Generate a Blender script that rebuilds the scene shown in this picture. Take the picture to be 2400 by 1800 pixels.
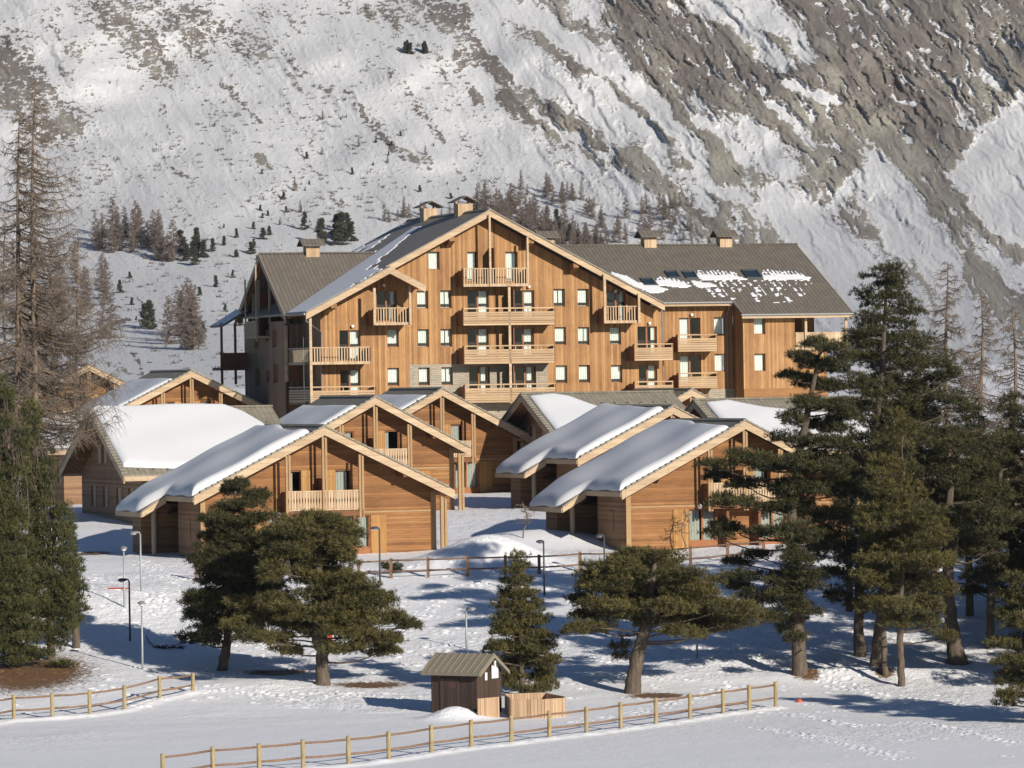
import bpy, math, random
import numpy as np
from mathutils import Vector
from mathutils.geometry import tessellate_polygon

for o in list(bpy.data.objects): bpy.data.objects.remove(o)
SC = bpy.context.scene
COL = SC.collection

# ---------------------------------------------------------------- camera, world, sun, exposure
F = 11417.0                      # focal length in pixels of a 2400 px wide frame (12 degree telephoto)
ROLL = math.radians(0.9)
cd = bpy.data.cameras.new('camera'); cam = bpy.data.objects.new('camera', cd); COL.objects.link(cam)
cam.location = (0, 0, 0); cam.rotation_euler = (math.pi/2, ROLL, 0)
cd.sensor_width = 36; cd.lens = F/2400*36; cd.clip_start = 1; cd.clip_end = 6000
SC.camera = cam
SUN_EL = math.radians(21)
SUN_DIR = Vector((-0.58, 0.815, 0)).normalized()           # way the light travels, over the ground
w = bpy.data.worlds.new('World'); SC.world = w; w.use_nodes = True
nt = w.node_tree; bg = nt.nodes['Background']
sky = nt.nodes.new('ShaderNodeTexSky'); sky.sky_type = 'NISHITA'; sky.sun_disc = False
sky.sun_elevation = SUN_EL
sky.sun_rotation = math.atan2(-SUN_DIR.x, -SUN_DIR.y)
sky.altitude = 1500
sky.dust_density = 0.2; sky.ozone_density = 4.0
nt.links.new(sky.outputs[0], bg.inputs[0]); bg.inputs[1].default_value = 0.064
ld = bpy.data.lights.new('sun', 'SUN'); ld.energy = 5.0; ld.angle = math.radians(0.5); ld.color = (1.0, 0.915, 0.80)
sun = bpy.data.objects.new('sun', ld); COL.objects.link(sun)
dirv = Vector((SUN_DIR.x*math.cos(SUN_EL), SUN_DIR.y*math.cos(SUN_EL), -math.sin(SUN_EL)))
sun.rotation_euler = dirv.to_track_quat('-Z', 'Y').to_euler(); sun.location = (60, -40, 60)
SC.view_settings.view_transform = 'Standard'; SC.view_settings.look = 'None'
SC.view_settings.exposure = 0.24; SC.view_settings.gamma = 1
SC.view_settings.use_curve_mapping = False

# ---------------------------------------------------------------- geometry of the view
def lev(px, py):
    a = px-1200; b = 900-py
    return (a*math.cos(ROLL)+b*math.sin(ROLL))/F, (-a*math.sin(ROLL)+b*math.cos(ROLL))/F
def proj(x, y, z):
    a = x/y*F; b = z/y*F
    return 1200+a*math.cos(ROLL)-b*math.sin(ROLL), 900-(a*math.sin(ROLL)+b*math.cos(ROLL))
DS = 2400/2212.0

# ---------------------------------------------------------------- noise
_rng = np.random.RandomState(7); TAB = _rng.rand(65536)
def vn(x, y, seed=0):
    xi = np.floor(x).astype(np.int64); yi = np.floor(y).astype(np.int64)
    fx = x-xi; fy = y-yi; fx = fx*fx*(3-2*fx); fy = fy*fy*(3-2*fy)
    def h(a, b):
        k = (a*73856093) ^ (b*19349663) ^ (seed*83492791+1013)
        k = (k ^ (k >> 13))*1274126177
        return TAB[(k ^ (k >> 16)) & 65535]
    return (h(xi, yi)*(1-fx)+h(xi+1, yi)*fx)*(1-fy)+(h(xi, yi+1)*(1-fx)+h(xi+1, yi+1)*fx)*fy
def fbm(x, y, o=4, seed=0, g=0.5):
    s = 0; a = 1; t = 0
    for i in range(o):
        s = s+a*vn(x*2**i+i*17.3, y*2**i-i*9.1, seed+i); t += a; a *= g
    return s/t
def sstep(a, b, x):
    t = np.clip((x-a)/(b-a), 0, 1); return t*t*(3-2*t)

# ---------------------------------------------------------------- scene helpers
def tag(o, label=None, cat=None, group=None, kind=None):
    if label: o['label'] = label
    if cat: o['category'] = cat
    if group: o['group'] = group
    if kind: o['kind'] = kind
    return o
def empty(name, loc, rz=0, label=None, cat=None, group=None):
    o = bpy.data.objects.new(name, None); COL.objects.link(o); o.location = loc; o.rotation_euler = (0, 0, rz)
    o.empty_display_size = 0.3
    return tag(o, label, cat, group)
def link_mesh(name, me, mat, parent=None):
    o = bpy.data.objects.new(name, me); COL.objects.link(o)
    if mat and not me.materials: me.materials.append(mat)
    if parent: o.parent = parent
    return o
def np_mesh(name, V, Fc, mat=None, parent=None, smooth=False, attrs=None):
    """V (n,3), Fc (m,k) with k fixed"""
    V = np.asarray(V, np.float32); Fc = np.asarray(Fc, np.int32)
    me = bpy.data.meshes.new(name); m, k = Fc.shape
    me.vertices.add(len(V)); me.vertices.foreach_set('co', V.ravel())
    me.loops.add(m*k); me.loops.foreach_set('vertex_index', Fc.ravel())
    me.polygons.add(m); me.polygons.foreach_set('loop_start', np.arange(m, dtype=np.int32)*k)
    me.polygons.foreach_set('loop_total', np.full(m, k, np.int32))
    me.update(calc_edges=True)
    if smooth: me.polygons.foreach_set('use_smooth', np.ones(m, bool))
    for n, a in (attrs or {}).items():
        at = me.attributes.new(n, 'FLOAT', 'POINT'); at.data.foreach_set('value', np.asarray(a, np.float32).ravel())
    return link_mesh(name, me, mat, parent)
def grid_faces(nr, nc):
    i = np.arange(nr-1)[:, None]*nc+np.arange(nc-1)[None, :]
    return np.stack([i, i+1, i+nc+1, i+nc], -1).reshape(-1, 4)
class MB:
    def __init__(s): s.v = []; s.f = []; s.isl = []
    def add(s, vs, fs):
        n = len(s.v); s.isl.append((n, len(vs), len(s.f), len(fs))); s.v += [tuple(p) for p in vs]; s.f += [tuple(n+i for i in f) for f in fs]; return s
    def box(s, x0, x1, y0, y1, z0, z1):
        return s.add([(x, y, z) for z in (z0, z1) for x, y in ((x0, y0), (x1, y0), (x1, y1), (x0, y1))],
                     [(3, 2, 1, 0), (4, 5, 6, 7), (0, 1, 5, 4), (1, 2, 6, 5), (2, 3, 7, 6), (3, 0, 4, 7)])
    def prism(s, poly, a, b, ax='y'):
        """poly: list of 2D points, in (x,z) for ax y, (y,z) for ax x, (x,y) for ax z; extruded a..b"""
        def P(p, t):
            return (p[0], t, p[1]) if ax == 'y' else ((t, p[0], p[1]) if ax == 'x' else (p[0], p[1], t))
        n = len(poly); vs = [P(p, a) for p in poly]+[P(p, b) for p in poly]
        return s.add(vs, [tuple(range(n)), tuple(range(2*n-1, n-1, -1))]+[(i, i+n, (i+1) % n+n, (i+1) % n) for i in range(n)])
    def slab(s, pts, th):
        n = len(pts); vs = list(pts)+[(p[0], p[1], p[2]-th) for p in pts]
        return s.add(vs, [tuple(range(n)), tuple(range(2*n-1, n-1, -1))]+[(i, i+n, (i+1) % n+n, (i+1) % n) for i in range(n)])
    def tube(s, path, rad, n=8, cap=True):
        path = [Vector(p) for p in path]
        if not hasattr(rad, '__len__'): rad = [rad]*len(path)
        rings = []
        for i, p in enumerate(path):
            d = (path[min(i+1, len(path)-1)]-path[max(i-1, 0)]).normalized()
            a = d.cross(Vector((0, 0, 1)) if abs(d.z) < .9 else Vector((1, 0, 0))).normalized(); b = d.cross(a)
            rings.append([tuple(p+(a*math.cos(t)+b*math.sin(t))*rad[i]) for t in [2*math.pi*k/n for k in range(n)]])
        vs = [q for r in rings for q in r]; fs = []
        for i in range(len(path)-1):
            for k in range(n): fs.append((i*n+k, i*n+(k+1) % n, (i+1)*n+(k+1) % n, (i+1)*n+k))
        if cap: fs += [tuple(range(n-1, -1, -1)), tuple((len(path)-1)*n+k for k in range(n))]
        return s.add(vs, fs)
    def lathe(s, c, prof, n=12):
        vs = [(c[0]+r*math.cos(2*math.pi*k/n), c[1]+r*math.sin(2*math.pi*k/n), c[2]+z) for r, z in prof for k in range(n)]
        fs = [(i*n+k, i*n+(k+1) % n, (i+1)*n+(k+1) % n, (i+1)*n+k) for i in range(len(prof)-1) for k in range(n)]
        return s.add(vs, fs)
    def holed(s, outer, holes, v0, th, ax='y'):
        """wall panel in plane ax=v0, thickness th, polygon with rectangular holes (a0,a1,z0,z1) that go right through"""
        def P(a, z, t): return (a, t, z) if ax == 'y' else (t, a, z)
        n = len(outer); edges = [(outer[i], outer[(i+1) % n]) for i in range(n)]
        cuts = sorted(set([round(p[0], 5) for p in outer]+[round(q, 5) for hh in holes for q in hh[:2]]))
        zat = lambda e, x: e[0][1]+(e[1][1]-e[0][1])*(x-e[0][0])/(e[1][0]-e[0][0])
        for x0, x1 in zip(cuts[:-1], cuts[1:]):
            if x1-x0 < 1e-4: continue
            xm = (x0+x1)/2
            es = [e for e in edges if min(e[0][0], e[1][0]) < xm < max(e[0][0], e[1][0])]
            es.sort(key=lambda e: zat(e, xm))
            hs = sorted((hh[2], hh[3]) for hh in holes if hh[0] < xm < hh[1])
            for lo, hi in zip(es[::2], es[1::2]):
                cur = (zat(lo, x0), zat(lo, x1)); segs = []
                for c, d in hs:
                    if c > min(cur) and c < zat(hi, xm): segs.append((cur, (c, c))); cur = (d, d)
                segs.append((cur, (zat(hi, x0), zat(hi, x1))))
                for (a0, a1), (b0, b1) in segs:
                    s.add([P(x0, a0, v0), P(x1, a1, v0), P(x1, b1, v0), P(x0, b0, v0)], [(0, 1, 2, 3)])
                    s.add([P(x0, a0, v0+th), P(x1, a1, v0+th), P(x1, b1, v0+th), P(x0, b0, v0+th)], [(3, 2, 1, 0)])
        for L in [list(outer)]+[[(a, c), (b, c), (b, d), (a, d)] for a, b, c, d in holes]:
            m = len(L)
            for i in range(m):
                p, q = L[i], L[(i+1) % m]; s.add([P(p[0], p[1], v0), P(q[0], q[1], v0), P(q[0], q[1], v0+th), P(p[0], p[1], v0+th)], [(0, 1, 2, 3)])
        return s
    def build_each(s, name, mat, parent=None, smooth=False):
        for (v0, nv, f0, nf) in s.isl:
            q = MB(); q.add(s.v[v0:v0+nv], [tuple(i-v0 for i in f) for f in s.f[f0:f0+nf]]); q.build(name, mat, parent, smooth)
    def build(s, name, mat, parent=None, smooth=False):
        me = bpy.data.meshes.new(name); me.from_pydata(s.v, [], s.f); me.update()
        import bmesh
        bm = bmesh.new(); bm.from_mesh(me); bmesh.ops.remove_doubles(bm, verts=bm.verts, dist=.0004); bmesh.ops.recalc_face_normals(bm, faces=bm.faces); bm.to_mesh(me); bm.free()
        if smooth: me.polygons.foreach_set('use_smooth', np.ones(len(me.polygons), bool))
        return link_mesh(name, me, mat, parent)

# ---------------------------------------------------------------- materials
class NT:
    def __init__(s, name):
        s.m = bpy.data.materials.new(name); s.m.use_nodes = True; s.t = s.m.node_tree
        s.b = s.t.nodes['Principled BSDF']; s.b.inputs['Roughness'].default_value = 0.75
        s.b.inputs['Specular IOR Level'].default_value = 0.25
    def n(s, ty, **kw):
        nd = s.t.nodes.new(ty)
        for k, v in kw.items():
            if k.startswith('i_'):
                key = k[2:]; key = int(key) if key.isdigit() else key.replace('_', ' ')
                if isinstance(v, bpy.types.NodeSocket): s.t.links.new(v, nd.inputs[key])
                else: nd.inputs[key].default_value = v
            else: setattr(nd, k, v)
        return nd
    def math(s, op, a, b=0.0, c=None):
        nd = s.n('ShaderNodeMath', operation=op)
        for i, v in enumerate((a, b) if c is None else (a, b, c)):
            if isinstance(v, bpy.types.NodeSocket): s.t.links.new(v, nd.inputs[i])
            else: nd.inputs[i].default_value = v
        return nd.outputs[0]
    def mix(s, f, a, b, mode='MIX'):
        nd = s.n('ShaderNodeMix', data_type='RGBA', blend_type=mode)
        for i, v in ((0, f), (6, a), (7, b)):
            if isinstance(v, bpy.types.NodeSocket): s.t.links.new(v, nd.inputs[i])
            else: nd.inputs[i].default_value = v if i == 0 else (*v, 1)
        return nd.outputs[2]
    def ramp(s, f, stops):
        nd = s.n('ShaderNodeValToRGB'); s.t.links.new(f, nd.inputs[0]); e = nd.color_ramp.elements
        while len(e) < len(stops): e.new(.5)
        for q, (p, c) in zip(e, stops): q.position = p; q.color = (*c, 1) if len(c) == 3 else c
        return nd.outputs[0]
    def coords(s, kind='Object'):
        return s.n('ShaderNodeTexCoord').outputs[kind]
    def sep(s, v):
        nd = s.n('ShaderNodeSeparateXYZ'); s.t.links.new(v, nd.inputs[0]); return nd.outputs
    def comb(s, x, y, z):
        nd = s.n('ShaderNodeCombineXYZ')
        for i, v in enumerate((x, y, z)):
            if isinstance(v, bpy.types.NodeSocket): s.t.links.new(v, nd.inputs[i])
            else: nd.inputs[i].default_value = v
        return nd.outputs[0]
    def noise(s, v, scale, detail=3, rough=.5):
        nd = s.n('ShaderNodeTexNoise', i_Scale=scale, i_Detail=detail, i_Roughness=rough); s.t.links.new(v, nd.inputs['Vector']); return nd.outputs[0]
    def col(s, c):
        if isinstance(c, bpy.types.NodeSocket): s.t.links.new(c, s.b.inputs['Base Color'])
        else: s.b.inputs['Base Color'].default_value = (*c, 1)
    def bump(s, h, st=.5, dist=.02):
        nd = s.n('ShaderNodeBump', i_Strength=st, i_Distance=dist); s.t.links.new(h, nd.inputs['Height'])
        s.t.links.new(nd.outputs[0], s.b.inputs['Normal'])
def simple(name, c, rough=.7, var=.12, sc=3.0, metal=0):
    t = NT(name); n = t.noise(t.coords(), sc, 4, .6)
    t.col(t.mix(n, tuple(x*(1-var*2) for x in c), tuple(min(1, x*(1+var*2)) for x in c)))
    t.b.inputs['Roughness'].default_value = rough; t.b.inputs['Metallic'].default_value = metal
    return t.m
def planks(name, dark, mid, light, wid=.14, vertical=True, knots=True, board_var=1.0):
    t = NT(name); x, y, z = t.sep(t.coords())
    s = t.math('ADD', x, y); a, l = (s, z) if vertical else (z, s)
    q = t.math('DIVIDE', a, wid); idn = t.math('FLOOR', q); fr = t.math('FRACT', q)
    wn = t.n('ShaderNodeTexWhiteNoise', noise_dimensions='1D'); t.t.links.new(idn, wn.inputs['W']); r = wn.outputs[0]
    l2 = t.math('MULTIPLY_ADD', r, 40.0, l)
    big = t.noise(t.comb(x, y, z), .45, 3, .6)
    streak = t.noise(t.comb(t.math('MULTIPLY', a, 14.0), t.math('MULTIPLY', l2, 1.1), 0.0), 1.0, 4, .65)
    f = t.math('ADD', t.math('MULTIPLY', r, .36*board_var), t.math('ADD', t.math('MULTIPLY', streak, .42), t.math('MULTIPLY', big, .42)))
    f = t.math('SUBTRACT', f, .12+.0*board_var)
    c = t.ramp(f, [(.22, dark), (.5, mid), (.82, light)])
    if knots:
        vo = t.n('ShaderNodeTexVoronoi', i_Scale=1.0); t.t.links.new(t.comb(t.math('MULTIPLY', idn, 7.31), t.math('MULTIPLY', l2, 2.2), t.math('MULTIPLY', fr, 2.0)), vo.inputs['Vector'])
        k = t.math('LESS_THAN', vo.outputs['Distance'], .16)
        c = t.mix(t.math('MULTIPLY', k, .45), c, tuple(v*.45 for v in dark))
    t.col(c)
    g = t.math('MINIMUM', t.math('MULTIPLY', fr, 9.0), 1.0)
    t.bump(t.math('ADD', g, t.math('MULTIPLY', streak, .25)), .9, .012)
    t.b.inputs['Roughness'].default_value = .72
    return t.m
def tiles(name, c0, c1, course, rib, ribs_along='y', depth=.03):
    """pressed roof tiles; ribs run along the given object axis, courses step across it"""
    t = NT(name); x, y, z = t.sep(t.coords())
    a, l = (x, y) if ribs_along == 'y' else (y, x)
    ribw = t.math('SINE', t.math('MULTIPLY', a, 2*math.pi/rib))
    fr = t.math('FRACT', t.math('DIVIDE', l, course))
    idn = t.math('FLOOR', t.math('DIVIDE', l, course)); ida = t.math('FLOOR', t.math('DIVIDE', a, rib))
    wn = t.n('ShaderNodeTexWhiteNoise', noise_dimensions='2D'); t.t.links.new(t.comb(idn, ida, 0.0), wn.inputs['Vector'])
    n = t.noise(t.comb(x, y, z), .6, 4, .6)
    c = t.mix(t.math('ADD', t.math('MULTIPLY', wn.outputs[0], .5), t.math('MULTIPLY', n, .5)), c0, c1)
    t.col(c)
    t.bump(t.math('ADD', t.math('MULTIPLY', ribw, .5), t.math('MULTIPLY', fr, .7)), 1.0, depth)
    t.b.inputs['Roughness'].default_value = .6
    return t.m
def snow_mat(name, rough_amp=.03, base=(.84, .855, .88), attr=False, fine=1.0):
    t = NT(name); co = t.coords()
    n1 = t.noise(co, 1.6*fine, 5, .62); n2 = t.noise(co, 7*fine, 3, .6)
    x, y, z = t.sep(co)
    n3 = t.noise(t.comb(t.math('MULTIPLY', x, .6), t.math('MULTIPLY', y, 1.5), z), 2.2*fine, 4, .65)
    c = t.mix(n1, tuple(b*.93 for b in base), base)
    if attr:
        at = t.n('ShaderNodeAttribute', attribute_name='dirt').outputs['Fac']
        nn = t.noise(co, 5.0, 5, .7)
        f = t.math('MULTIPLY', at, 1.0); f = t.math('SUBTRACT', t.math('ADD', f, nn), .62)
        f = t.math('MINIMUM', t.math('MAXIMUM', t.math('MULTIPLY', f, 5.0), 0.0), 1.0)
        c = t.mix(f, c, t.mix(nn, (.10, .055, .028), (.2, .12, .06)))
        at2 = t.n('ShaderNodeAttribute', attribute_name='rough').outputs['Fac']
        h = t.math('MULTIPLY', t.math('ADD', t.math('MULTIPLY', n1, .6), t.math('MULTIPLY', t.math('ADD', n2, n3), .5)), t.math('ADD', at2, .12))
    else:
        h = t.math('ADD', n1, t.math('MULTIPLY', n2, .25))
    t.col(c); t.bump(h, 1.0, rough_amp)
    t.b.inputs['Roughness'].default_value = .65
    return t.m
M = {}
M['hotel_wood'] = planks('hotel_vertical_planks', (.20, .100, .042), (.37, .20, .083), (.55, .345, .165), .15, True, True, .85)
M['hotel_band'] = planks('hotel_horizontal_planks', (.20, .092, .035), (.31, .155, .06), (.42, .24, .11), .16, False)
M['shade_wood'] = planks('shaded_side_planks', (.13, .085, .055), (.20, .14, .095), (.27, .2, .14), .15, True, False)  # hotel planks darkened: the shade of the left walls is put into the colour
M['chalet_wood'] = planks('chalet_horizontal_planks', (.145, .066, .026), (.28, .133, .05), (.42, .24, .112), .13, False, True, .7)
M['chalet_side'] = planks('chalet_side_planks', (.16, .09, .05), (.25, .145, .08), (.33, .21, .12), .13, False)  # duller brown than the planks of the gable fronts
M['shutter'] = planks('shutter_planks', (.28, .14, .045), (.38, .205, .07), (.46, .27, .105), .12, True, False)
M['pale'] = planks('pale_fascia_wood', (.38, .27, .17), (.51, .385, .25), (.61, .48, .34), .3, False, True, .6)
M['rail'] = planks('balcony_wood', (.34, .23, .14), (.47, .34, .215), (.6, .46, .31), .13, True, False)
M['railh'] = planks('balcony_slats', (.33, .215, .125), (.46, .32, .19), (.58, .43, .27), .14, False, False)
M['dark'] = simple('dark_stained_wood', (.17, .075, .035), .7)
M['soffit'] = planks('soffit_boards', (.2, .1, .04), (.3, .155, .065), (.4, .22, .1), .15, True, False)
M['frame'] = simple('window_frame_wood', (.27, .105, .04), .55)
M['post'] = simple('post_wood', (.33, .215, .11), .7)
M['greywood'] = simple('grey_wood', (.33, .27, .2), .75)
M['tile_y'] = tiles('hotel_tiles_a', (.115, .10, .082), (.165, .145, .12), .42, .30, 'y', .04)
M['tile_x'] = tiles('hotel_tiles_b', (.20, .175, .145), (.29, .26, .215), .42, .30, 'x', .02)
M['tile_c'] = tiles('chalet_tiles', (.19, .17, .13), (.30, .27, .21), .33, .33, 'x', .03)
M['metal_dark'] = simple('dark_flashing', (.035, .04, .05), .5, .1)
M['gutter'] = simple('zinc_gutter', (.25, .25, .25), .45, .1, metal=.3)
M['lamp'] = simple('white_glass', (.82, .82, .8), .3, .02)
M['lamp_post'] = simple('galvanised_pole', (.33, .35, .36), .5, .1, metal=.25)
M['lamp_dark'] = simple('dark_pole_paint', (.055, .065, .08), .5, .1)
M['black'] = simple('dark_metal', (.03, .032, .04), .5, .1)
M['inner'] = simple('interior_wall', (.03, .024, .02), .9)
M['snow'] = snow_mat('ground_snow', .11, (.79, .80, .825), True)
M['roof_snow'] = snow_mat('roof_snow', .02, (.67, .68, .70), False, .35)
M['thin_snow'] = snow_mat('thin_snow', .02, (.76, .77, .79), False, 2.0)
M['curtain'] = simple('curtain_cloth', (.58, .63, .58), .9, .03)
M['curtain_green'] = simple('green_curtain_cloth', (.31, .33, .29), .9, .08)
M['bark'] = None
def glass():
    t = NT('window_glass'); tr = t.n('ShaderNodeBsdfTransparent'); tr.inputs[0].default_value = (.975, .978, .975, 1)
    gl = t.n('ShaderNodeBsdfGlossy'); gl.inputs['Roughness'].default_value = .04; gl.inputs[0].default_value = (.9, .95, 1, 1)
    fr = t.n('ShaderNodeFresnel'); fr.inputs[0].default_value = 1.35
    mx = t.n('ShaderNodeMixShader'); t.t.links.new(fr.outputs[0], mx.inputs[0]); t.t.links.new(tr.outputs[0], mx.inputs[1]); t.t.links.new(gl.outputs[0], mx.inputs[2])
    t.t.links.new(mx.outputs[0], t.t.nodes['Material Output'].inputs[0]); return t.m
M['glass'] = glass()
def stone():
    t = NT('stone_cladding'); x, y, z = t.sep(t.coords())
    br = t.n('ShaderNodeTexBrick', offset=.37, squash=.8, i_Scale=1.0, i_Mortar_Size=.008, i_Brick_Width=.55, i_Row_Height=.13)
    br.inputs['Color1'].default_value = (.42, .36, .27, 1); br.inputs['Color2'].default_value = (.24, .22, .18, 1); br.inputs['Mortar'].default_value = (.1, .09, .08, 1)
    t.t.links.new(t.comb(t.math('ADD', x, y), z, 0.0), br.inputs['Vector'])
    n = t.noise(t.comb(x, y, z), 3, 4, .6); t.col(t.mix(n, br.outputs[0], (.36, .31, .24), 'MIX')); t.bump(t.math('ADD', br.outputs[1], n), .8, .03); return t.m
M['stone'] = stone()
def bark(name, a, b):
    t = NT(name); x, y, z = t.sep(t.coords())
    n = t.noise(t.comb(t.math('MULTIPLY', x, 6.0), t.math('MULTIPLY', y, 6.0), t.math('MULTIPLY', z, 1.3)), 1.5, 5, .7)
    t.col(t.ramp(n, [(.3, a), (.7, b)])); t.bump(n, 1, .06); t.b.inputs['Roughness'].default_value = .9; return t.m
M['bark'] = bark('pine_bark', (.05, .038, .03), (.16, .125, .095))
M['bark_red'] = bark('larch_bark', (.11, .085, .065), (.25, .19, .145))
def leaf(name, a, b):
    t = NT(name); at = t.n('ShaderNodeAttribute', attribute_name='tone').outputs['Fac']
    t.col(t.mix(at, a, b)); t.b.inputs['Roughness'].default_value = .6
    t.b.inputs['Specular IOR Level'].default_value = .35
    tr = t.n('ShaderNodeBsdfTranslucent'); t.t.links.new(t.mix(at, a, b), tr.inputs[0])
    mx = t.n('ShaderNodeMixShader'); mx.inputs[0].default_value = .1
    t.t.links.new(t.b.outputs[0], mx.inputs[1]); t.t.links.new(tr.outputs[0], mx.inputs[2]); t.t.links.new(mx.outputs[0], t.t.nodes['Material Output'].inputs[0])
    return t.m
M['needle'] = leaf('pine_needles', (.034, .036, .013), (.135, .112, .034))
M['needle_dark'] = leaf('dark_pine_needles', (.022, .026, .011), (.085, .078, .027))
M['needle_far'] = leaf('far_conifer_needles', (.04, .045, .034), (.095, .098, .07))
M['juniper'] = leaf('juniper_needles', (.028, .036, .013), (.105, .1, .03))
M['twig'] = leaf('bare_larch_twigs', (.14, .108, .08), (.27, .215, .165))
M['twig_far'] = leaf('far_larch_twigs', (.14, .112, .098), (.24, .195, .17))

# ---------------------------------------------------------------- terrain
GY = [40, 150, 180, 205, 211, 218, 226, 236, 246, 252, 257, 264, 272, 285, 300, 322, 336, 348, 380, 450, 600, 660]
GZ = [-16, -14.8, -14.55, -14.38, -14.3, -13.85, -12.95, -11.65, -10.35, -9.6, -9.25, -9.05, -8.75, -7.95, -7.35, -7.15, -6.1, -4.9, -3.4, -2.2, .2, 2.0]
BUMPS = [(-1.2, 254.5, 2.7, 2.4, 1.5), (-4.0, 254.0, 2.2, 2.2, .3), (-2.65, 208.6, 1.15, .9, .55), (1.2, 266, 4.5, 3.5, .9), (-22.5, 243, 7, 5, .8),
         (10.5, 224.5, 3.5, 1.4, .35), (16, 221, 5, 1.2, .35), (5.0, 222, 3, 1.1, .25), (-11.8, 221.0, 3.0, 2.0, .35)]
FENCE_BANKS = []
def ground_base(x, y):
    x = np.asarray(x, float); y = np.asarray(y, float)
    yy = y+0.9*np.sin(x*.13)*sstep(200, 230, y)*(1-sstep(250, 290, y))
    z = (np.interp(yy-2.5, GY, GZ)+np.interp(yy, GY, GZ)*2+np.interp(yy+2.5, GY, GZ))/4
    z = z+.5*(fbm(x*.06, y*.06, 3, 3)-.5)*sstep(212, 225, y)
    z = z-1.0*sstep(-18, -40, x)*sstep(300, 340, y)
    for bx, by, sx, sy, h in BUMPS:
        z = z+h*np.exp(-((x-bx)/sx)**2-((y-by)/sy)**2)
    return z
def G(x, y): return float(ground_base(x, y))
def at(px, py, y0=165):
    """ground point seen at photo pixel"""
    k, b = lev(px, py); y = y0
    while y < 900:
        if b*y <= G(k*y, y): break
        y += 1.0
    lo, hi = y-1.0, y
    for _ in range(12):
        m = (lo+hi)/2
        if b*m <= G(k*m, m): hi = m
        else: lo = m
    return Vector((k*hi, hi, G(k*hi, hi)))
def PX(px, py, Y):
    k, b = lev(px, py); return Vector((k*Y, Y, b*Y))

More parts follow.
